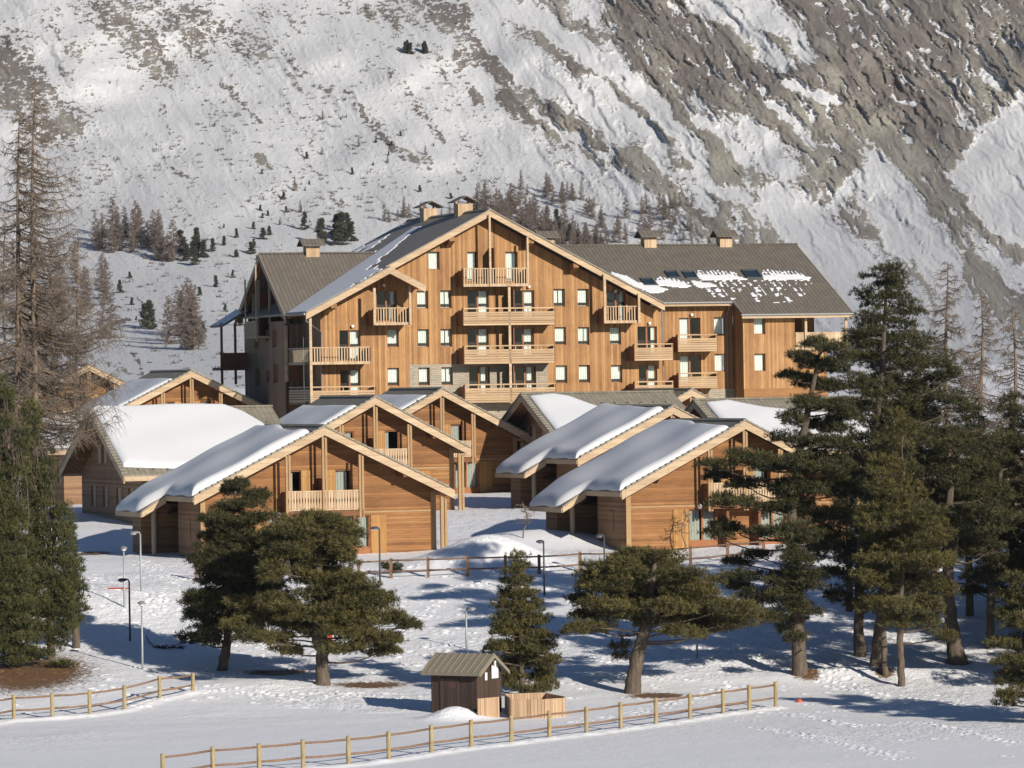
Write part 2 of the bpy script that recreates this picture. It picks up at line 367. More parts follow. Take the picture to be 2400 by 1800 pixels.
def build_ground():
    ys = np.concatenate([np.linspace(60, 178, 24), np.arange(178.5, 215, .115), np.arange(215, 262, .085), np.arange(262, 300, .3), np.arange(300, 420, 1.5), np.linspace(420, 655, 60)])
    ks = np.concatenate([np.linspace(-.22, -.112, 14)[:-1], np.linspace(-.112, .112, 1400), np.linspace(.112, .22, 14)[1:]])
    Y, K = np.meshgrid(ys, ks, indexing='ij'); X = K*Y
    Z = ground_base(X, Y)
    smooth_area = (1-sstep(195, 214, Y-.12*X))                       # undisturbed field in front
    trod = sstep(.42, .62, fbm(X*.12+3, Y*.12, 3, 21))
    rough = np.clip(.25+.75*trod, 0, 1)*(1-.75*smooth_area)
    # trodden strip right of the front fence
    strip = np.exp(-((Y-198-(X-14)*.3)/6)**2)*sstep(8, 13, X); rough = np.maximum(rough, strip*.9)
    for (cx, cy, sx, sy, _) in BUMPS[:3]: rough = np.maximum(rough, np.exp(-((X-cx)/(sx*1.3))**2-((Y-cy)/(sy*1.3))**2))
    det = .11*(fbm(X*1.1, Y*.9, 4, 5, .6)-.5)+.10*(fbm(X*3.1, Y*2.4, 3, 9, .6)-.5)
    Z = Z+det*rough*.55+.16*(fbm(X*.16, Y*.22, 3, 31)-.5)*(1-.7*smooth_area)
    # footprints
    rng = np.random.RandomState(4)
    def dent(cx, cy, r, d):
        # local update through index windows
        i0 = np.searchsorted(ys, cy-r*2.5); i1 = np.searchsorted(ys, cy+r*2.5)
        if i1 <= i0: return
        k0 = np.searchsorted(ks, (cx-r*2.5)/cy); k1 = np.searchsorted(ks, (cx+r*2.5)/cy)
        if k1 <= k0: return
        sx = X[i0:i1, k0:k1]-cx; sy = Y[i0:i1, k0:k1]-cy; q = (sx*sx+sy*sy)/(r*r)
        Z[i0:i1, k0:k1] += -d*np.exp(-q*1.6)+d*.45*np.exp(-(np.sqrt(q)-1.25)**2*6)
    def trail(pts, step=.5, side=.2, r=.15, d=.06):
        for a, b in zip(pts[:-1], pts[1:]):
            L = math.hypot(b[0]-a[0], b[1]-a[1]); n = int(L/step)
            for i in range(n):
                t = i/n; s = side if i % 2 else -side
                nx, ny = -(b[1]-a[1])/L, (b[0]-a[0])/L
                dent(a[0]+(b[0]-a[0])*t+nx*s+rng.normal()*.2, a[1]+(b[1]-a[1])*t+ny*s+rng.normal()*.2, r*rng.uniform(.8, 1.2), d*rng.uniform(.6, 1.2))
    T = lambda px, py: tuple(at(px*DS, py*DS)[:2])
    for q in ([(1300, 1430), (1500, 1400), (1700, 1440), (1900, 1500), (2200, 1540)], [(1000, 1300), (1060, 1250), (1200, 1230)],
              [(900, 1330), (960, 1290), (1010, 1260)], [(1700, 1540), (1850, 1570), (2000, 1560), (2200, 1610)], [(1650, 1575), (1800, 1600), (1950, 1640)],
              [(560, 1500), (760, 1500), (900, 1530)], [(420, 1490), (640, 1510), (850, 1500)], [(1250, 1560), (1420, 1530), (1600, 1470)],
              [(190, 1250), (330, 1300), (560, 1300)], [(300, 1210), (380, 1260), (330, 1330)], [(1210, 1300), (1400, 1330)], [(1480, 1400), (1600, 1420), (1750, 1450), (1900, 1460)]):
        trail([T(*p) for p in q])
        trail([T(p[0]+rng.uniform(-15, 15), p[1]+rng.uniform(-8, 8)) for p in q], .5)
    for _ in range(1500):
        px = rng.uniform(0, 2400); py = rng.uniform(1300, 1800)
        k, b = lev(px, py); y = 217 if py > 1600 else 235
        a = T(px/DS, py/DS) if rng.rand() < .25 else (k*(y+rng.uniform(-12, 18)), y+rng.uniform(-12, 18))
        if a[1] < 214 and not (a[0] > 9 and a[1] > 186): continue
        dent(a[0], a[1], rng.uniform(.1, .24), rng.uniform(.02, .08))
    # ridges of pushed snow along the fences
    bank = np.zeros_like(Z)
    for (p, q) in FENCE_BANKS:
        dx, dy = q[0]-p[0], q[1]-p[1]; L = math.hypot(dx, dy)
        t = np.clip(((X-p[0])*dx+(Y-p[1])*dy)/(L*L), 0, 1)
        d = np.hypot(X-p[0]-t*dx, Y-p[1]-t*dy)
        bank = np.maximum(bank, .11*np.exp(-((d-.15)/.3)**2))
    Z += bank*(.6+.8*fbm(X*1.5, Y*1.5, 2, 33))
    dirt = np.zeros_like(Z)
    for px, py, rx, ry in ((740+60, 1480, 75, 8), (600, 1452, 70, 6), (1420, 1502, 60, 7), (1745, 1455, 26, 6), (70, 1455, 120, 40), (200, 1195, 40, 10), (1910, 1450, 20, 4), (2070, 1430, 26, 5)):
        c = at(px*DS, py*DS); sx = rx*DS/F*c.y; sy = max(.8, ry*DS*c.y/F/.17)
        dirt = np.maximum(dirt, 1.0*np.exp(-((X-c.x)/sx)**2-((Y-c.y)/sy)**2))
    np_mesh('ground', np.stack([X, Y, Z], -1).reshape(-1, 3), grid_faces(len(ys), len(ks)), M['snow'], smooth=True,
            attrs={'dirt': dirt*.62, 'rough': rough})
    o = COL.objects['ground']; tag(o, kind='structure')

# ---------------------------------------------------------------- mountain
def seg_field(X, Y, pts, wd):
    """1 on the polyline falling to 0 at distance wd; all in photo units"""
    best = np.full(X.shape, 1e9)
    for (ax, ay), (bx, by) in zip(pts[:-1], pts[1:]):
        dx, dy = bx-ax, by-ay; L2 = dx*dx+dy*dy
        t = np.clip(((X-ax)*dx+(Y-ay)*dy)/L2, 0, 1)
        best = np.minimum(best, np.hypot(X-ax-t*dx, Y-ay-t*dy))
    return np.clip(1.5-best/wd, 0, 1)
ROCKS = [([(0, 110), (60, 150), (110, 215), (160, 270)], 34, .95), ([(0, 170), (60, 230), (120, 280)], 45, .9), ([(20, 60), (60, 100)], 20, .5),
         ([(110, 40), (160, 110), (150, 150)], 26, .62), ([(220, 30), (300, 90), (350, 165)], 40, .72), ([(375, 45), (460, 60), (560, 100)], 38, .7),
         ([(400, 90), (440, 130)], 22, .65), ([(180, 20), (260, 10), (340, 10)], 20, .55), ([(560, 30), (660, 60)], 24, .5), ([(600, 90), (660, 160)], 12, .5),
         ([(740, 20), (830, 20), (890, 45)], 24, .65), ([(925, 5), (985, 50), (1050, 90)], 40, .9), ([(990, 115), (1015, 150), (1030, 200)], 24, .98),
         ([(1030, 120), (1080, 150), (1120, 220)], 26, .95), ([(775, 225), (820, 290), (890, 345), (930, 355)], 11, .75), ([(850, 160), (905, 230), (955, 300)], 11, .72),
         ([(480, 185), (520, 225), (565, 262)], 9, .68), ([(345, 230), (370, 290)], 7, .6), ([(560, 345), (620, 370), (650, 395)], 8, .62), ([(640, 330), (700, 390), (740, 440)], 7, .6),
         ([(350, 350), (400, 380), (430, 390)], 7, .6), ([(620, 150), (650, 190)], 9, .6), ([(680, 190), (760, 210)], 8, .52), ([(940, 120), (980, 195)], 6, .6), ([(975, 345), (1005, 375), (995, 410)], 5, .55),
         ([(255, 664), (310, 672)], 4, .7), ([(262, 695), (290, 700)], 6, .9), ([(280, 758), (300, 780), (308, 806)], 6, .85), ([(235, 790), (300, 806)], 4, .8), ([(455, 806), (520, 818)], 4, .75), ([(290, 640), (300, 652)], 4, .7),
         ([(1106, 215), (1220, 270), (1330, 330), (1440, 400), (1530, 450), (1600, 520)], 40, 1.0), ([(1110, 20), (1180, 90), (1260, 140), (1330, 190), (1400, 250), (1480, 350)], 26, .85),
         ([(1180, 0), (1240, 50), (1310, 90)], 24, .8), ([(1380, 20), (1460, 110), (1560, 180), (1640, 200), (1700, 260), (1800, 330), (1860, 430)], 75, 1.1),
         ([(1340, 40), (1400, 150), (1440, 220), (1520, 290), (1580, 380)], 45, 1.0), ([(1450, 0), (1560, 70), (1680, 170)], 60, 1.0), ([(1760, 0), (1850, 120), (1960, 240), (2020, 330), (2050, 400)], 105, 1.25),
         ([(1930, 0), (2050, 60), (2150, 140), (2212, 190)], 110, 1.2), ([(1700, 60), (1800, 200), (1880, 320)], 70, 1.1), ([(2180, 20), (2212, 120)], 70, 1), ([(1600, 380), (1700, 400), (1760, 400)], 30, .7),
         ([(1981, 385), (2060, 450), (2140, 510), (2212, 550)], 17, 1.1), ([(1740, 450), (1800, 480), (1850, 560)], 14, .9), ([(1850, 440), (1950, 560), (2030, 640)], 22, .8), ([(2040, 500), (2120, 600), (2212, 700)], 42, .95),
         ([(1950, 370), (1990, 420), (2010, 470)], 22, .7), ([(2130, 320), (2145, 370)], 9, .75), ([(2160, 330), (2175, 380)], 8, .7), ([(2130, 420), (2180, 450)], 8, .6), ([(1540, 430), (1620, 480), (1700, 540)], 26, .75),
         ([(1620, 420), (1660, 470)], 20, .8), ([(1500, 470), (1560, 520)], 30, .9)]
SNOWS = [([(1100, 20), (1180, 60), (1256, 115), (1376, 178), (1431, 250), (1521, 352)], 20, .95), ([(1040, 60), (1150, 160), (1231, 200), (1300, 250), (1340, 290)], 24, .9), ([(1290, 170), (1426, 318)], 12, .9),
         ([(1500, 5), (1560, 30), (1640, 95), (1700, 145)], 17, .95), ([(1640, 20), (1690, 55), (1741, 112)], 26, 1.0), ([(1701, 185), (1740, 195), (1806, 228)], 12, 1.0), ([(1676, 230), (1761, 312)], 13, 1.0),
         ([(1500, 250), (1560, 290), (1616, 340)], 11, 1.0), ([(1620, 275), (1671, 315)], 20, 1.0), ([(1470, 385), (1531, 450)], 15, 1.0), ([(1545, 400), (1610, 430)], 14, .9), ([(1681, 440), (1740, 480), (1800, 540), (1860, 640)], 40, 1.1),
         ([(1890, 350), (1960, 430), (2000, 500), (2056, 575)], 24, .95), ([(1880, 400), (1920, 480), (1960, 540)], 30, .95), ([(1860, 380), (1800, 450)], 14, .8), ([(2212, 235), (2150, 300), (2110, 350)], 30, 1.4), ([(2100, 380), (2150, 430), (2212, 490)], 42, 1.5), ([(2170, 300), (2190, 400)], 45, 1.4),
         ([(1156, 240), (1250, 300), (1346, 368)], 7, .75), ([(1400, 330), (1470, 400)], 9, .8), ([(1850, 0), (1890, 40)], 4, .9), ([(1905, 5), (1925, 45)], 4, .9), ([(2018, 50), (2060, 95)], 4, .8), ([(2130, 160), (2155, 185)], 11, 1.1), ([(1620, 330), (1700, 380)], 16, .5), ([(2150, 80), (2190, 100)], 8, .8),
         ([(1930, 210), (1975, 228)], 7, .9), ([(1980, 105), (2010, 113)], 4, .9), ([(1815, 0), (1850, 60), (1800, 60)], 7, .5), ([(1790, 590), (1900, 680)], 25, .7), ([(1020, 160), (1060, 190)], 16, .9), ([(2000, 590), (2100, 700)], 16, .7)]
def mt_base_depth(b):
    """depth of the mountain sheet along a ray of slope b = z/y"""
    bs = [-.0015, .0030, .009, .016, .024, .035, .05, .079, .095]
    ds = [600, 655, 760, 850, 920, 975, 1030, 1095, 1125]
    return np.interp(b, bs, ds)
def build_mountain():
    bs = np.arange(-.0006, .0915, .00021); ks = np.arange(-.138, .138, .00021)
    B, K = np.meshgrid(bs, ks, indexing='ij')
    D = (mt_base_depth(B-.002)+mt_base_depth(B)+mt_base_depth(B+.002))/3
    a = K*F; b = B*F; PXX = (1200+a*math.cos(ROLL)-b*math.sin(ROLL))/DS; PYY = (900-(a*math.sin(ROLL)+b*math.cos(ROLL)))/DS
    # warp so that strokes get ragged
    wx = 26*(fbm(PXX*.02, PYY*.02, 3, 41)-.5)+16*(fbm(PXX*.07, PYY*.07, 3, 43)-.5); wy = 26*(fbm(PXX*.02, PYY*.02, 3, 42)-.5)+16*(fbm(PXX*.07, PYY*.07, 3, 44)-.5)
    QX = PXX+wx; QY = PYY+wy
    R = np.zeros_like(B)
    for pts, wd, st in ROCKS: R = np.maximum(R, st*seg_field(QX, QY, pts, wd))
    S = np.zeros_like(B)
    for pts, wd, st in SNOWS: S = np.maximum(S, st*seg_field(QX, QY, pts, wd))
    # streak noise along the fall line (down to the right)
    c, s = math.cos(math.radians(50)), math.sin(math.radians(50))
    U = QX*c+QY*s; W = -QX*s+QY*c
    streak = fbm(U*.012, W*.075, 5, 51, .6); fine = .5*fbm(PXX*.11, PYY*.19, 4, 61, .65)+.5*fbm(PXX*.2+PYY*.08, PYY*.42, 3, 63, .7); mid = fbm(PXX*.035, PYY*.05, 4, 71, .6)
    rocky = R-S-.13; right = sstep(1000, 1350, PXX)
    left = 1-right
    st2 = fbm(U*.022+5, W*.24, 4, 57, .6)
    rock = rocky*(1.15-.25*left)+(streak-.5)*.8+(st2-.5)*(.5+.6*right)+(fine-.5)*(1.1+1.5*left)+(mid-.5)*.6
    rock = rock-1.1*right*sstep(.60, .70, fbm(U*.028+9, W*.11, 4, 67, .6)+.10*(fine-.5))
    # scattered stones and bushes on open snow
    speck = fbm(PXX*.16, PYY*.34, 3, 81, .6); dens = fbm(U*.01, W*.03, 3, 91)
    speckm = sstep(.66, .74, speck+(dens-.5)*.55+(streak-.5)*.25)
    rock = np.maximum(rock, speckm*.5*(1-sstep(.5, 1.0, S)))
    amp = .9+1.7*right
    ridged = 1-np.abs(2*fbm(U*.006, W*.028, 4, 101, .55)-1)
    rid2 = 1-np.abs(2*fbm(U*.016, W*.10, 4, 107, .6)-1)
    D2 = D+amp*(.5-ridged)*1.5+(.5-rid2)*(.4+.8*right*sstep(-.2, .3, rocky)) + (1-sstep(.2, .6, rocky))*0 - 1.5*(np.clip(rock, 0, 1)-.5)*(.4+.6*right) + (fine-.5)*np.clip(rocky*1.6+.3, .25, 1.5-.8*right)
    D2 = D2+30*(fbm(K*30, B*60, 3, 111)-.5)*sstep(.003, .02, B)
    D2 = np.where(B < .0035, D+(D2-D)*sstep(-.0006, .0035, B), D2)
    V = np.stack([K*D2, D2, B*D2], -1)
    tone = np.clip(.42+1.5*(fbm(U*.01, W*.03, 4, 121)-.5)+1.0*(st2-.5)+.35*right*sstep(150, 400, PYY)-.12*(1-right), 0, 1)
    t = NT('mountain_rock_and_snow'); co = t.coords()
    at_ = t.n('ShaderNodeAttribute', attribute_name='rock').outputs['Fac']; tn = t.n('ShaderNodeAttribute', attribute_name='tone').outputs['Fac']
    x, y, z = t.sep(co); cs = t.comb(t.math('MULTIPLY', x, .7), t.math('MULTIPLY', y, .35), t.math('MULTIPLY', z, 1.7))
    n = t.noise(cs, .75, 6, .75); n2 = t.noise(co, 1.6, 4, .7)
    f = t.math('ADD', at_, t.math('MULTIPLY', t.math('SUBTRACT', n, .5), 1.7))
    f = t.math('MINIMUM', t.math('MAXIMUM', t.math('MULTIPLY', t.math('SUBTRACT', f, .42), 7.0), 0.0), 1.0)
    brown = t.mix(n2, (.085, .073, .067), (.20, .178, .163)); tan = t.mix(n2, (.195, .185, .158), (.30, .288, .25))
    rockc = t.mix(t.math('MINIMUM', t.math('MAXIMUM', t.math('MULTIPLY_ADD', tn, 1.6, t.math('MULTIPLY_ADD', n, .8, -.75)), 0.0), 1.0), brown, tan)
    t.col(t.mix(f, t.mix(n, (.475, .485, .50), (.55, .56, .575)), rockc))
    t.bump(t.math('ADD', t.math('MULTIPLY', n2, .6), n), .7, .35); t.b.inputs['Roughness'].default_value = .9
    o = np_mesh('mountain', V.reshape(-1, 3), grid_faces(len(bs), len(ks)), t.m, smooth=True, attrs={'rock': rock, 'tone': tone})
    tag(o, kind='structure')
    # sampler for placing trees
    def surf(px, py):
        k, bb = lev(px, py); i = int(round((bb-bs[0])/.00021)); j = int(round((k-ks[0])/.00021))
        i = min(max(i, 0), len(bs)-1); j = min(max(j, 0), len(ks)-1)
        return Vector(V[i, j])
    return surf

# ---------------------------------------------------------------- building frame: u along the facade, v into the building, z up
class Frame:
    def __init__(s, px, py, D, deg, v=0.0, zb=0.0):
        th = math.radians(deg); s.th = th; s.c = math.cos(th); s.s = math.sin(th); k, b = lev(px, py)
        s.x0 = k*D+v*s.s; s.y0 = D-v*s.c; s.zb = zb
    def uz(s, px, py, v=0.0):
        k, b = lev(px, py); u = (k*(s.y0+v*s.c)-s.x0+v*s.s)/(s.c-k*s.s)
        return u, b*(s.y0+u*s.s+v*s.c)-s.zb
    def world(s, u, v, z): return Vector((s.x0+u*s.c-v*s.s, s.y0+u*s.s+v*s.c, z+s.zb))
    def px(s, u, v, z): return proj(*s.world(u, v, z))

def curtain(parent, u0, u1, v, z0, z1, mat, waves=5, seed=0):
    n = max(8, int((u1-u0)*28)); us = np.linspace(u0, u1, n); vv = v+.035*np.sin((us-u0)*2*math.pi/.17+seed)
    V = []
    for z in (z0, z1):
        for k in range(n): V.append((us[k], vv[k], z))
    return np_mesh('curtain', V, grid_faces(2, n), mat, parent, smooth=True)
def window_unit(parent, u0, u1, z0, z1, v, curt=((0, 1),), french=False, cm='curtain', sillp=0, fr=.06, slide=None, rail=0.0):
    """joinery set in an opening, v = plane of the glass; name window > frame, pane, curtain"""
    m = MB()
    dl = .155 if v > .1 and sillp >= 0 else .04
    m.box(u0, u0+fr, v-.04, v+.04, z0, z1); m.box(u1-fr, u1, v-.04, v+.04, z0, z1)
    m.box(u0, u0+.02, v-.10, v-.04, z0, z1); m.box(u1-.02, u1, v-.10, v-.04, z0, z1)
    m.box(u0+fr, u1-fr, v-.04, v+.04, z1-fr, z1); m.box(u0+fr, u1-fr, v-.04, v+.04, z0, z0+fr+rail)
    if french:
        uc = (u0+u1)/2; m.box(uc-.06, uc+.06, v-.043, v+.043, z0+fr+rail, z1-fr)
    f = m.build('window', M['frame'], parent)
    p = MB().box(u0+fr, u1-fr, v-.006, v+.006, z0+fr+rail, z1-fr).build('pane', M['glass'], f)
    W = u1-u0
    for a, b in curt:
        curtain(f, u0+.03+a*(W-.06), u0+.03+b*(W-.06), v+.12, z0+.05, z1-.03, M[cm], seed=u0*3)
    return f

# ---------------------------------------------------------------- chalet
def roof_snow(parent, zr, side, va, vb, d0, d1, T=.3, r=.5, du=.14, nd=46, seed=0, yscale=1.0):
    """rounded slab of snow on one roof slope; d = horizontal distance from the ridge"""
    nv = int((vb-va)/du)+1; vs = va+(vb-va)*(.5-.5*np.cos(np.linspace(0, math.pi, nv)))
    ts = .5-.5*np.cos(np.linspace(0, math.pi, nd))
    P = []
    for t in ts:
        for v in vs:
            a, b = d0(v), d1(v); d = a+(b-a)*t
            e = min(v-va, vb-v, max(0, d-a), max(0, b-d))
            q = min(1.0, max(e, 0)/r); h = T*math.sqrt(max(0, 1-(1-q)**2))
            h *= 1+.10*math.sin(v*1.1+seed)+.08*math.sin(d*1.7+v*.6+seed*2)
            P.append((side*d, v, zr(d, v)+.012+h))
    n0 = len(P)
    for t in ts:                                         # underside, lies just over the tiles
        for v in vs:
            a, b = d0(v), d1(v); d = a+(b-a)*t; P.append((side*d, v, zr(d, v)+.006))
    fs = grid_faces(nd, nv); F2 = fs[:, ::-1]+n0
    if side < 0: fs = fs[:, ::-1]; F2 = F2[:, ::-1]
    return np_mesh('roof_snow', P, np.concatenate([fs, F2]), M['roof_snow'], parent, smooth=True)

def chalet(label, peak, D, yaw, H, hl, hr, slope, depth=10.6, face='front', extL=False, extR=False, snow=(), group='timber chalets below the hotel', bw=2.05, dress=True, flip=False, gutter=True):
    k, b = lev(*peak); fr = Frame(peak[0], peak[1], D, yaw); zb = b*D-H
    root = empty('chalet', (fr.x0, fr.y0, zb), fr.th, label, 'chalet', group)
    ov = 1.2; th = .34; wl, wr = hl-.65, hr-.65; bk = depth-.6
    zt = lambda u: H-th-slope*abs(u)
    FL = 2.5
    # --- openings of the gable front
    holes = []; wins = []; shut = []
    if face == 'front':
        up = FL+.12; ut = up+2.05
        for s in ((1,) if flip else (-1, 1)):
            a, c = sorted((s*.95, s*(1.85 if s > 0 else 1.62)))
            holes.append((a, c, up, min(ut, zt(max(abs(a), abs(c)))-.25))); wins.append(('up', s))
            shut.append((s*.42 if s > 0 else -.98, s*.93 if s > 0 else -.45, up, ut))
        if flip:
            holes.append((-1.6, -1.0, up, ut)); wins.append(('up', -1)); shut.append((-2.5, -1.65, up, up+1.25))
        for s in (-1, 1):
            a, c = sorted((s*1.25, s*2.85)); holes.append((a, c, .45, 2.2)); wins.append(('fr', s))
            a, c = sorted((s*2.92, s*3.8)); shut.append((a, c, .05, 2.2))
    else:
        for s in (-1, 1):
            holes.append((s*1.6-.3, s*1.6+.3, 3.6, 4.75)); wins.append(('sm', s)); shut.append((s*1.6+.34, s*1.6+.95, 3.6, 4.75))
            shut.append((s*1.6-.95, s*1.6-.34, 3.6, 4.75))
            for q in (1.5, 4.2):
                holes.append((s*q-.3, s*q+.3, 1.0, 2.2)); wins.append(('sm', s)); shut.append((s*q+.34, s*q+.95, 1.0, 2.2))
    m = MB()
    outer = [(-wl, -2.0), (wr, -2.0), (wr, zt(wr)), (0, zt(0)), (-wl, zt(wl))]
    m.holed(outer, holes, ov, .22)
    wall_f = m.build('wall', M['chalet_wood'] if face == 'front' else M['chalet_side'], root)
    # --- side and rear walls
    m = MB(); t = .2
    for s, ww, ext in ((-1, wl, extL), (1, wr, extR)):
        xo, xi = s*ww, s*(ww-t)
        x0, x1 = min(xo, xi), max(xo, xi)
        if ext:
            m.box(x0, x1, ov+.22, 5.3, -2, zt(ww))
            xr = s*(ww-1.7); m.box(min(xr, xr+s*t), max(xr, xr+s*t), 5.3, bk-1.6, -2, zt(ww-1.7)-.05)
            m.box(min(xr+s*t, xi), max(xr+s*t, xi), 5.1, 5.3, -2, zt(ww)-.1)
            xe = s*(ww+1.25); m.box(min(xr, xe), max(xr, xe), bk-1.6, bk-1.4, -2, zt(ww+1.0)-.1)
            m.box(min(xe, xe-s*t), max(xe, xe-s*t), bk-1.4, bk, -2, zt(ww+1.2)-.12)
            m.box(min(xe-s*.9, xe), max(xe-s*.9, xe), bk-1.72, bk-1.6, -2, zt(ww+1.0)-.14)
        else:
            m.box(x0, x1, ov+.22, bk, -2, zt(ww))
    m.prism([(-wl+t, -2), (wr-t, -2), (wr-t, zt(wr-t)), (0, zt(0)), (-wl+t, zt(wl-t))], bk-.2, bk)
    m.build('wall', M['chalet_side'], root)
    if face == 'front':
        MB().box(-wl+.03, -wl+.30, ov-.10, ov, -2, zt(wl)-.02).box(wr-.30, wr-.03, ov-.06, ov, -2, zt(wr)-.02).build_each('corner_board', M['post'], root)
        MB().box(-wl+.32, wr-.32, ov-.03, ov, 2.32, 2.42).build('band_board', M['post'], root)
    MB().box(-wl+.3, wr-.3, ov+1.9, ov+2.0, 0, 2.3).box(-2.5, 2.5, ov+1.9, ov+2.0, 2.55, 4.6).box(-wl+.3, wr-.3, ov+.25, bk-.3, 2.33, 2.48).build('interior_wall', M['inner'], root)
    # --- windows, shutters
    for i, ((kind, s), (a, c, z0, z1)) in enumerate(zip(wins, holes)):
        if kind == 'up': window_unit(root, a, c, z0, z1, ov+.12, curt=((.0, .8),) if (s > 0) ^ flip else ((0, .35),), cm='curtain_green' if s > 0 else 'curtain_green')
        elif kind == 'fr': window_unit(root, a, c, z0, z1, ov+.12, curt=((.02, .43), (.55, .98)), french=True, cm='curtain_green')
        else: window_unit(root, a, c, z0, z1, ov+.12, curt=((0, .6),), cm='curtain')
    for a, c, z0, z1 in shut:
        m = MB().box(a, c, ov-.045, ov, z0, z1)
        for z in (z0+.25, z1-.3): m.box(a+.04, c-.04, ov-.07, ov-.045, z-.05, z+.05)
        m.build('shutter', M['shutter'] if face == 'front' else M['greywood'], root)
    # panel under the french windows
    if face == 'front':
        for s in (-1, 1):
            a, c = sorted((s*1.25, s*2.85)); MB().box(a, c, ov-.02, ov, .03, .43).build('window_panel', M['frame'], root)
    if extL:
        x = -wl-.03; m = MB().box(x-.02, x+.03, 2.9, 3.7, 1.0, 2.15); m.build('shutter', M['chalet_side'], root)
        MB().box(x+1.55, x+1.70, 6.2, 7.2, 0, 2.1).build('door', M['dark'], root)
        xe = -wl-1.05; MB().tube([(xe, 6.4, -2), (xe, 6.4, zt(wl+1.1)-.1)], .14, 10).build('porch_post', M['greywood'], root)
    # --- roof
    zrf = lambda d, v=0: H-slope*abs(d)
    e, es = 1.35, slope*1.35
    m = MB(); m.slab([(-hl, 0, zrf(hl)), (-hl, depth, zrf(hl)), (0, depth, H), (0, 0, H)], .12)
    m.slab([(0, 0, H), (0, depth, H), (hr, depth, zrf(hr)), (hr, 0, zrf(hr))], .12)
    zx = {-1: zrf(hl)-es*e, 1: zrf(hr)-es*e}
    if extL: m.slab([(-hl-e, 5.4, zx[-1]), (-hl-e, depth, zx[-1]), (-hl, depth, zrf(hl)), (-hl, 5.4, zrf(hl))], .12)
    if extR: m.slab([(hr, 5.4, zrf(hr)), (hr, depth, zrf(hr)), (hr+e, depth, zx[1]), (hr+e, 5.4, zx[1])], .12)
    # lipped tile ends along the front verge
    n = int(hl/.33)
    for i in range(n):
        for s, h in ((-1, hl), (1, hr)):
            d = i*.33+.05
            if d+.33 > h: continue
            m.prism([(s*d, zrf(d)+.03), (s*(d+.31), zrf(d+.31)+.075), (s*(d+.31), zrf(d+.31)-.05), (s*d, zrf(d)-.05)], -.13, .22)
    rf = m.build('roof', M['tile_c'], root)
    MB().prism([(-.16, H-.02), (0, H+.09), (.16, H-.02), (0, H-.08)], -.1, depth+.05).build('ridge_cap', M['tile_c'], rf)
    m = MB()
    for s, h in ((-1, hl), (1, hr)):
        for row, d in enumerate((h*.25, h*.5, h*.72, h*.93)):
            for j in range(int(depth/.9)):
                v = .5+j*.9+(row % 2)*.45; m.box(s*d-.035, s*d+.035, v-.04, v+.04, zrf(d)-.02, zrf(d)+.09)
    m.build('snow_guard', M['metal_dark'], rf)
    m = MB(); g = .125  # boards under the tiles
    m.slab([(-hl+.02, .07, zrf(hl-.02)-g), (-hl+.02, depth-.05, zrf(hl-.02)-g), (0, depth-.05, H-g), (0, .07, H-g)], .07)
    m.slab([(0, .07, H-g), (0, depth-.05, H-g), (hr-.02, depth-.05, zrf(hr-.02)-g), (hr-.02, .07, zrf(hr-.02)-g)], .07)
    m.build('soffit', M['soffit'], rf)
    for s, h in ((-1, hl), (1, hr)):
        MB().prism([(0, H-.05), (s*h, zrf(h)-.05), (s*h, zrf(h)-.50), (0, H-.50)], -.06, 0).build('bargeboard', M['pale'], rf)
    m = MB(); vL = 5.4 if extL else depth; vR = 5.4 if extR else depth
    m.box(-hl-.05, -hl, 0, vL, zrf(hl)-.36, zrf(hl)-.10); m.box(hr, hr+.05, 0, vR, zrf(hr)-.36, zrf(hr)-.10)
    for s, h, ex in ((-1, hl, extL), (1, hr, extR)):
        if ex:
            x = s*(h+e); m.box(min(x, x+s*.05), max(x, x+s*.05), 5.4, depth, zx[s]-.34, zx[s]-.08)
            m.prism([(s*h, zrf(h)-.10), (x, zx[s]-.08), (x, zx[s]-.34), (s*h, zrf(h)-.5)], 5.34, 5.4)
    m.build_each('eave_board', M['pale'], rf)
    # purlin ends
    m = MB()
    for u in (-hl*.62, hr*.62): m.box(u-.1, u+.1, .02, ov, zt(u)-.28, zt(u)-.02)
    m.build_each('purlin', M['dark'], root)
    # big posts at the open corner of the front eave
    if face == 'front':
        m = MB(); m.box(wr-.05, wr+.13, .25, .43, -2, zrf(wr+.13)-.6).box(wr+.17, wr+.31, .25, .43, -2, zrf(wr+.31)-.6); m.box(wr-.05, wr+.33, .2, ov, zrf(wr)-.62, zrf(wr)-.45)
        m.build_each('post', M['post'], root)
        # balcony
        bal = MB().box(-bw-.1, bw+.1, .05, ov, FL-.1, FL).box(-bw-.1, bw+.1, .02, .16, FL-.30, FL-.1).build('balcony', M['dark'], root)
        m = MB(); n = int(2*bw/.155)
        for i in range(n):
            u = -bw+.08+i*(2*bw-.16)/(n-1)
            z0, z1 = FL+.12, FL+1.02
            m.prism([(u-.067, z0), (u+.067, z0), (u+.067, z0+.25), (u+.045, z0+.45), (u+.067, z0+.65), (u+.067, z1), (u-.067, z1), (u-.067, z0+.65), (u-.045, z0+.45), (u-.067, z0+.25)], .06, .09)
        m.box(-bw, bw, .04, .14, FL+1.02, FL+1.10).box(-bw, bw, .09, .13, FL+.03, FL+.12)
        m.build('railing', M['rail'], bal)
        for s in (-1, 1):
            MB().box(s*bw-.02, s*bw+.02, .2, ov, FL, FL+1.05).build('side_panel', M['dark'], bal)
        for u in (-bw, 0, bw):
            q = MB().box(u-.15, u-.03, -.02, .1, FL-.42, zrf(abs(u)+.1)-.52).box(u+.05, u+.17, .1, .2, FL-.42, zrf(abs(u)+.17)-.45)
            q.build_each('post', M['post'], root)
        MB().box(-.07, .05, .3, ov, FL, FL+1.75).build('partition', M['dark'], root)
